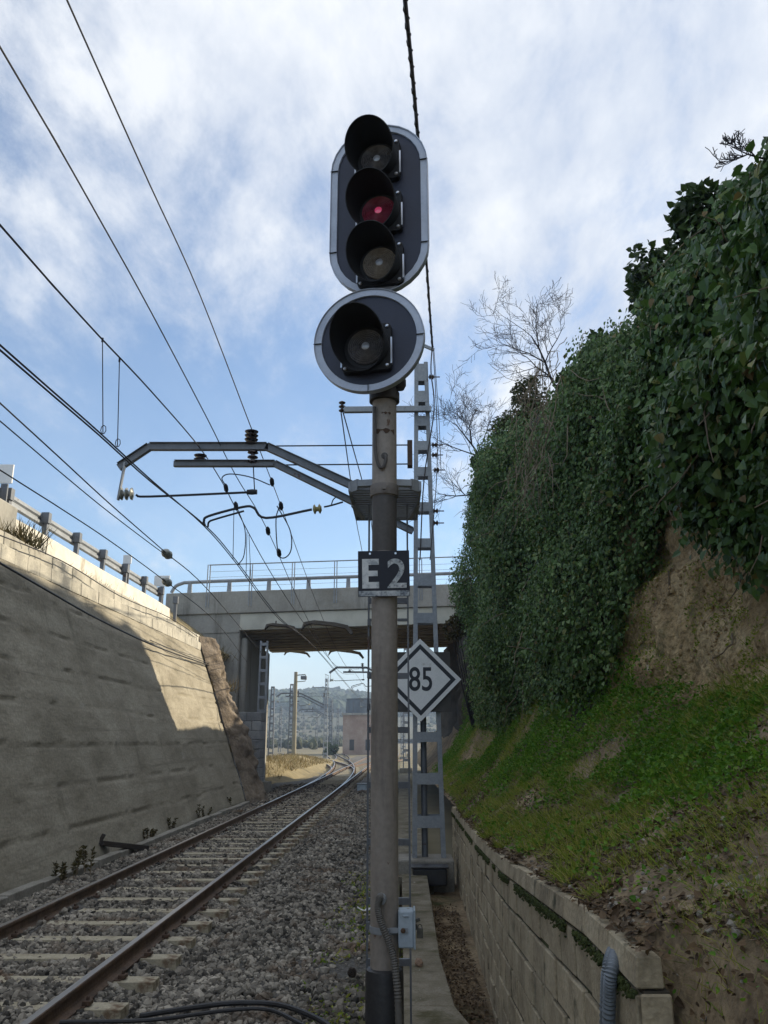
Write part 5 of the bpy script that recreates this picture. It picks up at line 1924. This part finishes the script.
# ------------------------------------------------------------------ the signal
SY_ = 6.0
base = at(384.5, 1000, Y=SY_)
SX_ = base.x
sig = thing('railway_signal', (SX_, SY_, -.3), 'tall black railway signal with hooded lenses on a weathered round mast', 'railway signal')
MR = .094
zc = lambda py, Y=SY_: at(384, py, Y=Y).z
mb = MB()
mb.lathe((SX_, SY_, -.2), (0, 0, 1), [(MR, 0), (MR, zc(553) + .2 - .0)], 40)
mb.build('lower_mast', M['mast'], sig, smooth=True)
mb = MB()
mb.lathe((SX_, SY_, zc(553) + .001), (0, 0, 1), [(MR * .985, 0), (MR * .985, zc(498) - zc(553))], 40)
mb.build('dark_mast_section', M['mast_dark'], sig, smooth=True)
mb = MB()
mb.lathe((SX_, SY_, zc(498) + .002), (0, 0, 1), [(MR, 0), (MR, zc(403) - zc(498))], 40)
mb.build('upper_mast', M['mast'], sig, smooth=True)
mb = MB()
mb.lathe((SX_, SY_, -.32), (0, 0, 1), [(.128, 0), (.124, zc(971) + .30), (.118, zc(969) + .32), (MR + .004, zc(968) + .325)], 40)
mb.build('base_sleeve', M['sleeve'], sig, smooth=True)
mb = MB()
z0 = zc(402)
mb.lathe((SX_, SY_, z0), (0, 0, 1), [(.118, 0), (.118, .07), (.10, .075), (.10, .14), (.05, .15)], 32)
mb.lathe((SX_ + .12, SY_ - .01, z0 + .10), (0, 0, 1), [(.035, 0), (.05, .03), (.05, .08), (.03, .10)], 12)
mb.lathe((SX_, SY_ + .04, z0 + .15), (0, 0, 1), [(.055, 0), (.055, 1.95)], 20)
mb.build('mast_head', M['mast_dark'], sig, smooth=True)
mb = MB()
mb.lathe((SX_, SY_, zc(497)), (0, 0, 1), [(MR + .012, 0), (MR + .014, .01), (MR + .014, .075), (MR + .012, .085)], 40)
mb.obox((SX_, SY_ - MR - .016, zc(492)), (1, 0, 0), (0, 0, 1), (0, 1, 0), .012, .012, .012)
mb.build('clamp_band', M['band'], sig, smooth=True)
# cable entry on the upper mast: a curved hose into a hole
hs_ = smooth_path([at(374.5, 407, Y=5.915), at(374.8, 430, Y=5.90), at(375.5, 452, Y=5.89), at(379, 466, Y=5.885), at(383.5, 466.5, Y=5.885), at(386.0, 459, Y=5.885), at(384.5, 454.5, Y=5.90)], 6)
mb = MB()
mb.tube(hs_, .013, 8)
mb.lathe(at(384.5, 456, Y=5.912), (0, -1, 0), [(.025, 0), (.025, .012)], 14)
mb.build('entry_hose', M['mast_dark'], sig, smooth=True)
for (py, a0, a1, h) in ((417, -.2, .55, .018), (434, -.7, .9, .035)):
    mb = MB()
    z = zc(py)
    k = 8
    V_ = []
    for s in range(k + 1):
        an = -math.pi / 2 + a0 + (a1 - a0) * s / k
        hh = h * (.5 + .5 * math.sin(s * 1.7 + py))
        for rr_, zz_ in ((MR + .003, z - hh), (MR + .003, z + hh * .4)):
            V_.append((SX_ + rr_ * math.cos(an), SY_ + rr_ * math.sin(an), zz_))
    mb.add(V_, [(2 * s, 2 * s + 2, 2 * s + 3, 2 * s + 1) for s in range(k)])
    mb.build('rust_collar', M['rust'], sig)

TH = R(11)
NV = Vector((-math.sin(TH), -math.cos(TH), 0))
UV = Vector((math.cos(TH), -math.sin(TH), 0))
WV = Vector((0, 0, 1))


def stadium(a, b, n=14):
    """half width a, half height b"""
    P = []
    for s in range(n + 1):
        an = math.pi * s / n
        P.append((a * math.cos(an), (b - a) + a * math.sin(an)))
    for s in range(n + 1):
        an = math.pi + math.pi * s / n
        P.append((a * math.cos(an), -(b - a) + a * math.sin(an)))
    return P


def circ(r, n=48):
    return [(r * math.cos(2 * math.pi * s / n), r * math.sin(2 * math.pi * s / n)) for s in range(n)]


def hood_mesh(c, rb, rf, Lt, Lb, drop=.0, n=40, k=8):
    """visor: long above, short below, open in front"""
    s = MB()
    c = Vector(c)
    V_, F_ = [], []
    for lay, dr in ((0, 0), (1, -.007)):
        for q in range(k + 1):
            f = q / k
            for j in range(n):
                an = 2 * math.pi * j / n        # 0 = top
                cc = .5 + .5 * math.cos(an)
                ln = Lb + (Lt - Lb) * cc
                r_ = rb + (rf - rb) * f + dr
                V_.append(c + NV * (ln * f) + UV * (-r_ * math.sin(an)) + WV * (r_ * math.cos(an) - drop * f) - UV * (.03 * f))
    m_ = (k + 1) * n
    for q in range(k):
        for j in range(n):
            j2 = (j + 1) % n
            F_.append((q * n + j, q * n + j2, (q + 1) * n + j2, (q + 1) * n + j))
            F_.append((m_ + q * n + j2, m_ + q * n + j, m_ + (q + 1) * n + j, m_ + (q + 1) * n + j2))
    for j in range(n):
        j2 = (j + 1) % n
        F_.append((k * n + j, k * n + j2, m_ + k * n + j2, m_ + k * n + j))
    s.add(V_, F_)
    return s


def lens_unit(parent, c, rl, core_m, glass_m, rb, rf, Lt, Lb):
    c = Vector(c)
    pl = MB()
    sq = []
    for sx_, sy_, a0 in ((1, 1, 0), (-1, 1, 90), (-1, -1, 180), (1, -1, 270)):
        for e in range(5):
            an = R(a0 + 90 * e / 4)
            sq.append((sx_ * (rl + .012) + .035 * math.cos(an), sy_ * (rl + .012) + .035 * math.sin(an)))
    pl.prism(sq, c, UV, WV, NV, -.03, .03)
    pl.build('lens_housing', M['hood'], parent, bevel=.004)
    gl = MB()
    prof = [(rl, .032)]
    kk = 9
    for s in range(kk):                     # stepped Fresnel rings
        r0 = rl * (1 - s / kk)
        prof += [(r0 * .985, .044 + .020 * s / kk), (r0 * .93, .036 + .020 * s / kk)]
    gl.lathe(c, NV, prof, 32)
    gl.build('lens', glass_m, parent)
    co = MB()
    co.lathe(c + NV * .052, NV, [(rl * .24, 0), (rl * .22, .006), (rl * .14, .011), (.002, .013)], 18)
    co.build('lens_core', core_m, parent, smooth=True)
    for a, b in ((-1, -1), (1, -1), (1, 1), (-1, 1)):
        bo = MB()
        bo.lathe(c + UV * (a * (rl + .018)) + WV * (b * (rl + .018)) + NV * .030, NV, [(.014, 0), (.014, .010), (.009, .014)], 8)
        bo.build('bolt', M['bolt'], parent)
    for s in (-1, 1):
        bo = MB()
        bo.obox(c + UV * (s * (rl + .050)) + WV * (-.04) + NV * .018, UV, WV, NV, .006, rl * .75, .014)
        bo.build('side_strip', M['bolt'], parent)
    hood_mesh(c + NV * .03, rb, rf, Lt, Lb).build('hood', M['hood'], parent, smooth=True)


def head(name, c, outer, inner, back_d, seams):
    """dished board with a raised rim; outlines as point lists"""
    bd = MB()
    bd.prism(inner, c, UV, WV, NV, -.010, .0)
    o = bd.build(name, M['board'], sig)
    rm = MB()
    lip = [(a * 1.0 + (p_ - a) * .35, b + (q_ - b) * .35) for (a, b), (p_, q_) in zip(inner, outer)]
    rm.ring(outer, inner, c, UV, WV, NV, -.03, .018)
    rm.ring(outer, [(p_[0] * .985, p_[1] * .985) for p_ in outer], c, UV, WV, NV, .018, .030)
    rm.build('rim', M['rim'], o, smooth=True, bevel=.006)
    for a, b in seams:
        se = MB()
        d_ = Vector((a, b)).normalized()
        rd = UV * d_.x + WV * d_.y if abs(b) < 1e-6 or name.startswith('round') else UV * (1 if a > 0 else -1)
        tg = NV.cross(rd)
        se.obox(Vector(c) + UV * a + WV * b + NV * .0235, rd, tg, NV, .032, .0014, .0085)
        se.build('rim_joint', M['hood'], o)
    bk = MB()
    bk.prism([(a * .62, b * .80) for a, b in inner], c, UV, WV, NV, -.20, -.031)
    bk.build('rear_case', M['mast_dark'], o, bevel=.02)
    sm_ = MB()
    return o


YU = 5.92
cu = at(379, 208.5, Y=YU)
hu = head('upper_signal_board', cu, stadium(.412, .80), stadium(.352, .74), .2, [(-.382, .40), (.382, .40), (.382, -.38), (-.382, -.38)])
YR = 5.80
crd = at(369, 340.5, Y=YR)
hr = head('round_signal_board', crd, circ(.436, 64), circ(.376, 64), .2, [(-.406, .0), (.406, .0), (0, -.406)])


def on_board(px, py, c0):
    """the point of the board plane through c0 on a sight line"""
    d_ = _fw + _rt * ((px - 384) / FPX) + _up * ((512 - py) / FPX)
    t_ = (Vector(c0) - CAM).dot(NV) / d_.dot(NV)
    return CAM + d_ * t_


for (px, py, gm, cm_) in ((379, 165, M['lens_clear'], M['lens_core']), (380.5, 216.5, M['lens_red'], M['lamp_red']), (381.5, 268, M['lens_amber'], M['lens_core'])):
    lens_unit(hu, on_board(px, py, cu) + NV * .03, .140, cm_, gm, .172, .202, .305, .085)
lens_unit(hr, on_board(368, 351, crd) + NV * .03, .145, M['lens_core'], M['lens_clear'], .178, .208, .33, .035)

# number plate E2
YP = SY_ - MR - .03
cpl = at(383.8, 573.5, Y=YP)
npo = MB()
hw, hh = .186, .168
tilt = R(-.8)
PU = Vector((math.cos(tilt), 0, -math.sin(tilt)))
PW = Vector((math.sin(tilt), 0, math.cos(tilt)))
PN = Vector((0, -1, 0))
npo.obox(cpl, PU, PW, PN, hw, hh, .004)
plate = npo.build('number_plate', M['plate_black'], sig, bevel=.002)
sf = .00715           # metres per picture pixel on the plate
mbE = MB()


def pl_pt(px, py):
    return cpl + PU * ((px - 383.8) * sf) + PW * ((573.5 - py) * sf)


def pbox(m_, x0, x1, y0, y1):
    a_, b_ = pl_pt(x0, y1), pl_pt(x1, y0)
    m_.obox((a_ + b_) / 2 + PN * .0055, PU, PW, PN, (x1 - x0) * sf / 2, (y1 - y0) * sf / 2, .001)


# letter E from one outline
E_ = [(362, 588.6), (379, 588.6), (379, 582.2), (368.4, 582.2), (368.4, 576.2), (377.6, 576.2), (377.6, 570.6), (368.4, 570.6), (368.4, 564.6), (379, 564.6), (379, 558.4), (362, 558.4)]
mbE.prism([((x - 383.8) * sf, (573.5 - y) * sf) for x, y in E_], cpl, PU, PW, PN, .0045, .0065)
mbE.build('letter', M['letter'], plate)


def text_mesh(body, size, name, m_, parent, origin, u, v, nrm, xs=1.0, depth=.001, bold=0.0, center=True):
    cu_ = bpy.data.curves.new('t', 'FONT')
    cu_.body = body
    cu_.size = size
    cu_.align_x = 'CENTER' if center else 'LEFT'
    cu_.align_y = 'CENTER'
    cu_.extrude = depth
    cu_.offset = bold
    ob = bpy.data.objects.new('t', cu_)
    col.objects.link(ob)
    dg = bpy.context.evaluated_depsgraph_get()
    me = bpy.data.meshes.new_from_object(ob.evaluated_get(dg))
    bpy.data.objects.remove(ob)
    n_ = len(me.vertices)
    co = np.zeros(n_ * 3)
    me.vertices.foreach_get('co', co)
    co = co.reshape(-1, 3)
    x0_, x1_ = co[:, 0].min(), co[:, 0].max()
    y0_, y1_ = co[:, 1].min(), co[:, 1].max()
    co[:, 0] -= (x0_ + x1_) / 2
    co[:, 1] -= (y0_ + y1_) / 2
    Wp = np.array(origin)[None] + np.outer(co[:, 0] * xs, np.array(u)) + np.outer(co[:, 1], np.array(v)) + np.outer(co[:, 2], np.array(nrm))
    Wp -= np.array(WORLD[parent.name])
    me.vertices.foreach_set('co', Wp.ravel().astype(np.float32))
    me.materials.clear()
    me.update()
    return link(name, me, m_, parent)


text_mesh('2', .30, 'digit', M['letter_worn'], plate, pl_pt(397, 573.5) + PN * .0055, PU, PW, PN, 1.0, .001, .004)
for px in (370, 396):
    mb = MB()
    mb.lathe(pl_pt(px, 553) + PN * .004, PN, [(.008, 0), (.008, .004)], 10)
    mb.build('bolt', M['bolt'], plate)
# lower edge band, scuffed
mb = MB()
pbox(mb, 358.4, 409.2, 591.2, 596.6)
mb.build('scuffed_edge', M['letter_worn'], plate)
mb = MB()
mb.lathe((SX_, SY_, cpl.z - .09), (0, 0, 1), [(MR + .008, 0), (MR + .008, .04)], 30)
mb.lathe((SX_, SY_, cpl.z + .07), (0, 0, 1), [(MR + .008, 0), (MR + .008, .04)], 30)
mb.build('clips', M['band'], plate)

# service platform and ladder behind the mast
pf = MB()
zn = zc(488, 6.2)
yA, yB2 = 6.14, 7.05
for q in range(14):
    y = yA + .06 + q * .066
    hwq = .265 - .012 * q / 13
    pf.box(SX_ - hwq - .0, SX_ + hwq + .0, y, y + .030, zn - .018, zn + .018)
plat = pf.build('platform', M['galv'], sig)
fr = MB()
for s in (-1, 1):
    fr.beam((SX_ + s * .275, yA + .02, zn), (SX_ + s * .262, yB2, zn), .02, .07)
    fr.beam((SX_ + s * .205, yA - .03, zn + .0), (SX_ + s * .275, yA + .05, zn), .02, .09)
    fr.beam((SX_ + s * .09, yA - .05, zn + .005), (SX_ + s * .205, yA - .035, zn + .005), .05, .05)
    fr.beam((SX_ + s * .20, yB2 - .05, zn - .035), (SX_ + s * .27, yB2 - .5, zn - .035), .03, .03)
fr.beam((SX_ - .262, yB2, zn), (SX_ + .262, yB2, zn), .02, .07)
fr.build('platform_frame', M['galv'], plat)
LY = 6.62
la = MB()
lx0, lx1 = at(368, 760, Y=LY).x, at(409, 760, Y=LY).x
for x in (lx0, lx1):
    la.beam((x, LY, -.2), (x, LY, zn), .014, .04, up=(0, 1, 0))
for py in (601, 620, 676, 730, 785, 842, 901, 962):
    z = zc(py, LY)
    la.beam((lx0, LY, z), (lx1, LY, z), .03, .045 if py not in (620,) else .02)
for py in (623, 675, 707, 925):
    z = zc(py, LY)
    la.obox((lx0 + .005, LY - .02, z), (1, 0, 0), (0, 0, 1), (0, 1, 0), .014, .025, .02)
la.build('ladder', M['galv_dark'], sig)

# junction box with clamps, padlock and flexible conduit
JY = 5.95
ja, jb = at(398.3, 946, Y=JY), at(414.6, 909, Y=JY)
mb = MB()
mb.box(ja.x, jb.x - .008, JY - .07, JY + .07, ja.z, jb.z)
jbx = mb.build('junction_box', M['box_blue'], sig, bevel=.010)
mb = MB()
mb.box(jb.x - .009, jb.x + .004, JY - .078, JY + .078, ja.z - .006, jb.z + .006)
mb.box(ja.x + .03, jb.x - .04, JY - .079, JY - .071, jb.z - .035, jb.z - .022)
mb.build('box_lid', M['box_blue'], jbx, bevel=.005)
mb = MB()
for py, x1 in ((930.5, 405),):
    z = zc(py, JY)
    mb.lathe((SX_, SY_, z - .02), (0, 0, 1), [(MR + .004, 0), (MR + .005, .006), (MR + .005, .036), (MR + .004, .042)], 36)
    a_ = at(390, py, Y=5.905)
    b_ = at(408, py, Y=5.875)
    mb.beam(a_, b_, .006, .030)
mb.build('box_clamp', M['galv'], jbx)
mb = MB()
mb.lathe(at(403, 930.5, Y=5.87), (0, -1, 0), [(.016, 0), (.016, .014), (.010, .018)], 6)
mb.build('clamp_bolt', M['rust'], jbx)
mb = MB()
pq = at(420, 933, Y=JY - .03)
mb.obox(pq, (1, 0, 0), (0, 0, 1), (0, 1, 0), .020, .030, .010)
mb.tube([pq + Vector((.014 * math.cos(a_), 0, .028 + .024 * math.sin(a_))) for a_ in np.linspace(0, math.pi, 9)], .004, 6)
mb.beam(at(413, 922, Y=JY - .03), at(420, 919, Y=JY - .03), .02, .02)
mb.beam(at(414, 928, Y=JY - .03), at(418, 926, Y=JY - .03), .02, .03)
mb.build('padlock', M['brass'], jbx, bevel=.003)
cpts = smooth_path([at(381.5, 897, Y=5.90), at(379.5, 899, Y=5.86), at(378, 907, Y=5.85), at(381, 922, Y=5.85), at(388, 940, Y=5.85), at(393.5, 958, Y=5.835), at(396.5, 980, Y=5.82), at(398.5, 1010, Y=5.81), at(399, 1060, Y=5.80)], 16)
mb = MB()
mb.tube(cpts, [.0205 if q % 2 else .0245 for q in range(len(cpts))], 12)
mb.build('flexible_conduit', M['conduit'], sig, smooth=True)
mb = MB()
mb.lathe(at(381.5, 898, Y=5.915), (0, -1, -.2), [(.034, 0), (.034, .02), (.027, .05)], 12)
mb.build('conduit_gland', M['galv'], sig, smooth=True)

# ------------------------------------------------------------------ 85 sign on the lattice mast
DY = 15.42
dc_ = at(420.5, 679.5, Y=DY)
ds = thing('speed_sign', (dc_.x, MY, -.3), 'white diamond speed sign with black border and number 85', 'speed sign')
hs2 = 40.8 * 15.12 / 828
dm = lambda r_: [(r_, 0), (0, r_), (-r_, 0), (0, -r_)]
mb = MB()
mb.prism(dm(hs2), dc_, (1, 0, 0), (0, 0, 1), (0, -1, 0), 0, .006)
pl_ = mb.build('diamond_plate', M['sign_white'], ds, bevel=.003)
mb = MB()
mb.ring(dm(hs2 * .865), dm(hs2 * .735), dc_, (1, 0, 0), (0, 0, 1), (0, -1, 0), .0065, .0085)
mb.build('border', M['sign_black'], pl_)
text_mesh('85', .60, 'digits', M['sign_black'], pl_, dc_ + Vector((.0, -.0085, .01)), (1, 0, 0), (0, 0, 1), (0, -1, 0), .76, .001, .006)
mb = MB()
pa_, pb_ = at(397, 712, Y=15.47), at(450, 652, Y=15.47)
mb.box(pa_.x, pb_.x, 15.455, 15.48, pa_.z, pb_.z)
mb.build('backing_board', M['sign_back'], ds, bevel=.005)
mb = MB()
for z in (pa_.z + .25, pb_.z - .25):
    mb.box(pa_.x + .1, pb_.x - .1, 15.482, 15.52, z - .03, z + .03)
mb.build('clamps', M['galv'], ds)
mb = MB()
xp = at(424, 780, Y=MY).x
mb.lathe((xp, MY, -.3), (0, 0, 1), [(.055, 0), (.055, pb_.z + .3)], 12)
mb.build('post', M['galv_dark'], ds, smooth=True)

# ------------------------------------------------------------------ small things
tb = thing('trackside_box', at(362, 792, Z=-.2), 'small pale blue box beside the rails far behind the mast', 'box')
c = at(362, 787, Z=0.0)
mb = MB()
mb.box(c.x - .22, c.x + .22, c.y - .2, c.y + .2, -.25, .12)
mb.build('case', M['box_blue'], tb, bevel=.03)
mb = MB()
mb.box(c.x - .24, c.x + .24, c.y - .22, c.y + .22, .121, .17)
mb.build('lid', M['galv'], tb, bevel=.02)

pc = at(352, 977, Z=-.20)
pco = thing('pine_cone', pc, 'dark round pine cone on the gravel left of the mast sleeve', 'pine cone')
mb = MB()
for q in range(70):
    f = q / 69
    an = q * 2.39996
    r_ = .036 * math.sin(math.pi * (.12 + .80 * f)) ** .8
    z = f * .075
    c_ = Vector(pc) + Vector((r_ * math.cos(an), r_ * math.sin(an), z))
    o_ = Vector((math.cos(an), math.sin(an), .35)).normalized()
    s_ = Vector((-math.sin(an), math.cos(an), 0))
    mb.obox(c_, s_, o_.cross(s_), o_, .010, .003, .010)
mb.build('scales', M['cone'], pco)
mb = MB()
mb.lathe(pc, (0, 0, 1), [(.012, 0), (.026, .02), (.026, .05), (.01, .075)], 10)
mb.build('core', M['cone'], pco)

lp_ = at(364, 914, Z=-.18)
r2 = np.random.default_rng(5)
LGX, LGY = np.meshgrid(np.linspace(-.09, .09, 9), np.linspace(-.07, .07, 7), indexing='ij')
LZ = .03 + .06 * (fbm(LGX * 22, LGY * 22, 0, 3, 7) - .3) + .35 * np.abs(LGX)
o = grid_mesh('paper_scrap', np.stack([LGX + lp_.x, LGY + lp_.y, LZ + lp_.z], -1), M['litter'], smooth=False)
tag(o, 'crumpled white paper scrap on the gravel behind the mast', 'litter')

V, F = stones_mesh(np.array([tuple(at(419, 963, Z=-.10))]), np.array([.052]), .18, (.7, 1.1))
tag(mesh_np('stone', V, F, M['brick_bit']), 'single reddish stone lying on the path beside the junction box', 'stone')

# black cables on the gravel at the bottom edge
for q, (pts, r_, lab) in enumerate([([(140, 1016), (190, 1008), (235, 1003), (280, 1005), (320, 1020), (345, 1040)], .022, 'black cable looping over the gravel at the bottom edge'),
                                    ([(60, 1022), (150, 1020), (230, 1010), (270, 1010), (305, 1026)], .016, 'thinner black cable beside the looping one at the bottom edge')]):
    P = [at(x, y, Z=-.10) for x, y in pts]
    m1 = MB()
    m1.tube(smooth_path(P, 6), r_, 8)
    tag(m1.build('ground_cable', M['cable'], smooth=True), lab, 'cable')

# low dark box added as the shadow below the lattice mast base
a_, b_ = at(414, 872, Z=-.1), at(446, 858, Z=0)
tr = thing('mast_shadow_box', (a_.x + .25, MY - 1.0, -.2), 'dark box standing in for the shadow below the lattice mast base', 'shadow box')
mb = MB()
mb.box(a_.x - .02, a_.x + .55, MY - .85, MY - .50, -.3, -.03)
mb.build('body', M['sleeve'], tr, bevel=.03)
mb = MB()
mb.box(a_.x - .05, a_.x + .58, MY - .88, MY - .47, -.029, .0)
mb.build('lid', M['sleeve'], tr, bevel=.02)

# ------------------------------------------------------------------ air
hz = bpy.data.materials.new('haze_air')
hz.use_nodes = True
n_, l_ = hz.node_tree.nodes, hz.node_tree.links
n_.clear()
o_ = n_.new('ShaderNodeOutputMaterial')
pv = n_.new('ShaderNodeVolumePrincipled')
pv.inputs['Color'].default_value = (.60, .76, 1.0, 1)
pv.inputs['Density'].default_value = .0007
pv.inputs['Anisotropy'].default_value = .2
l_.new(pv.outputs[0], o_.inputs['Volume'])
mb = MB()
mb.box(-1600, 1600, -260, 3100, -3, 78)
h_ = mb.build('haze', hz)
tag(h_, 'thin pale blue haze between the bridge and the hills', 'haze', kind='stuff')
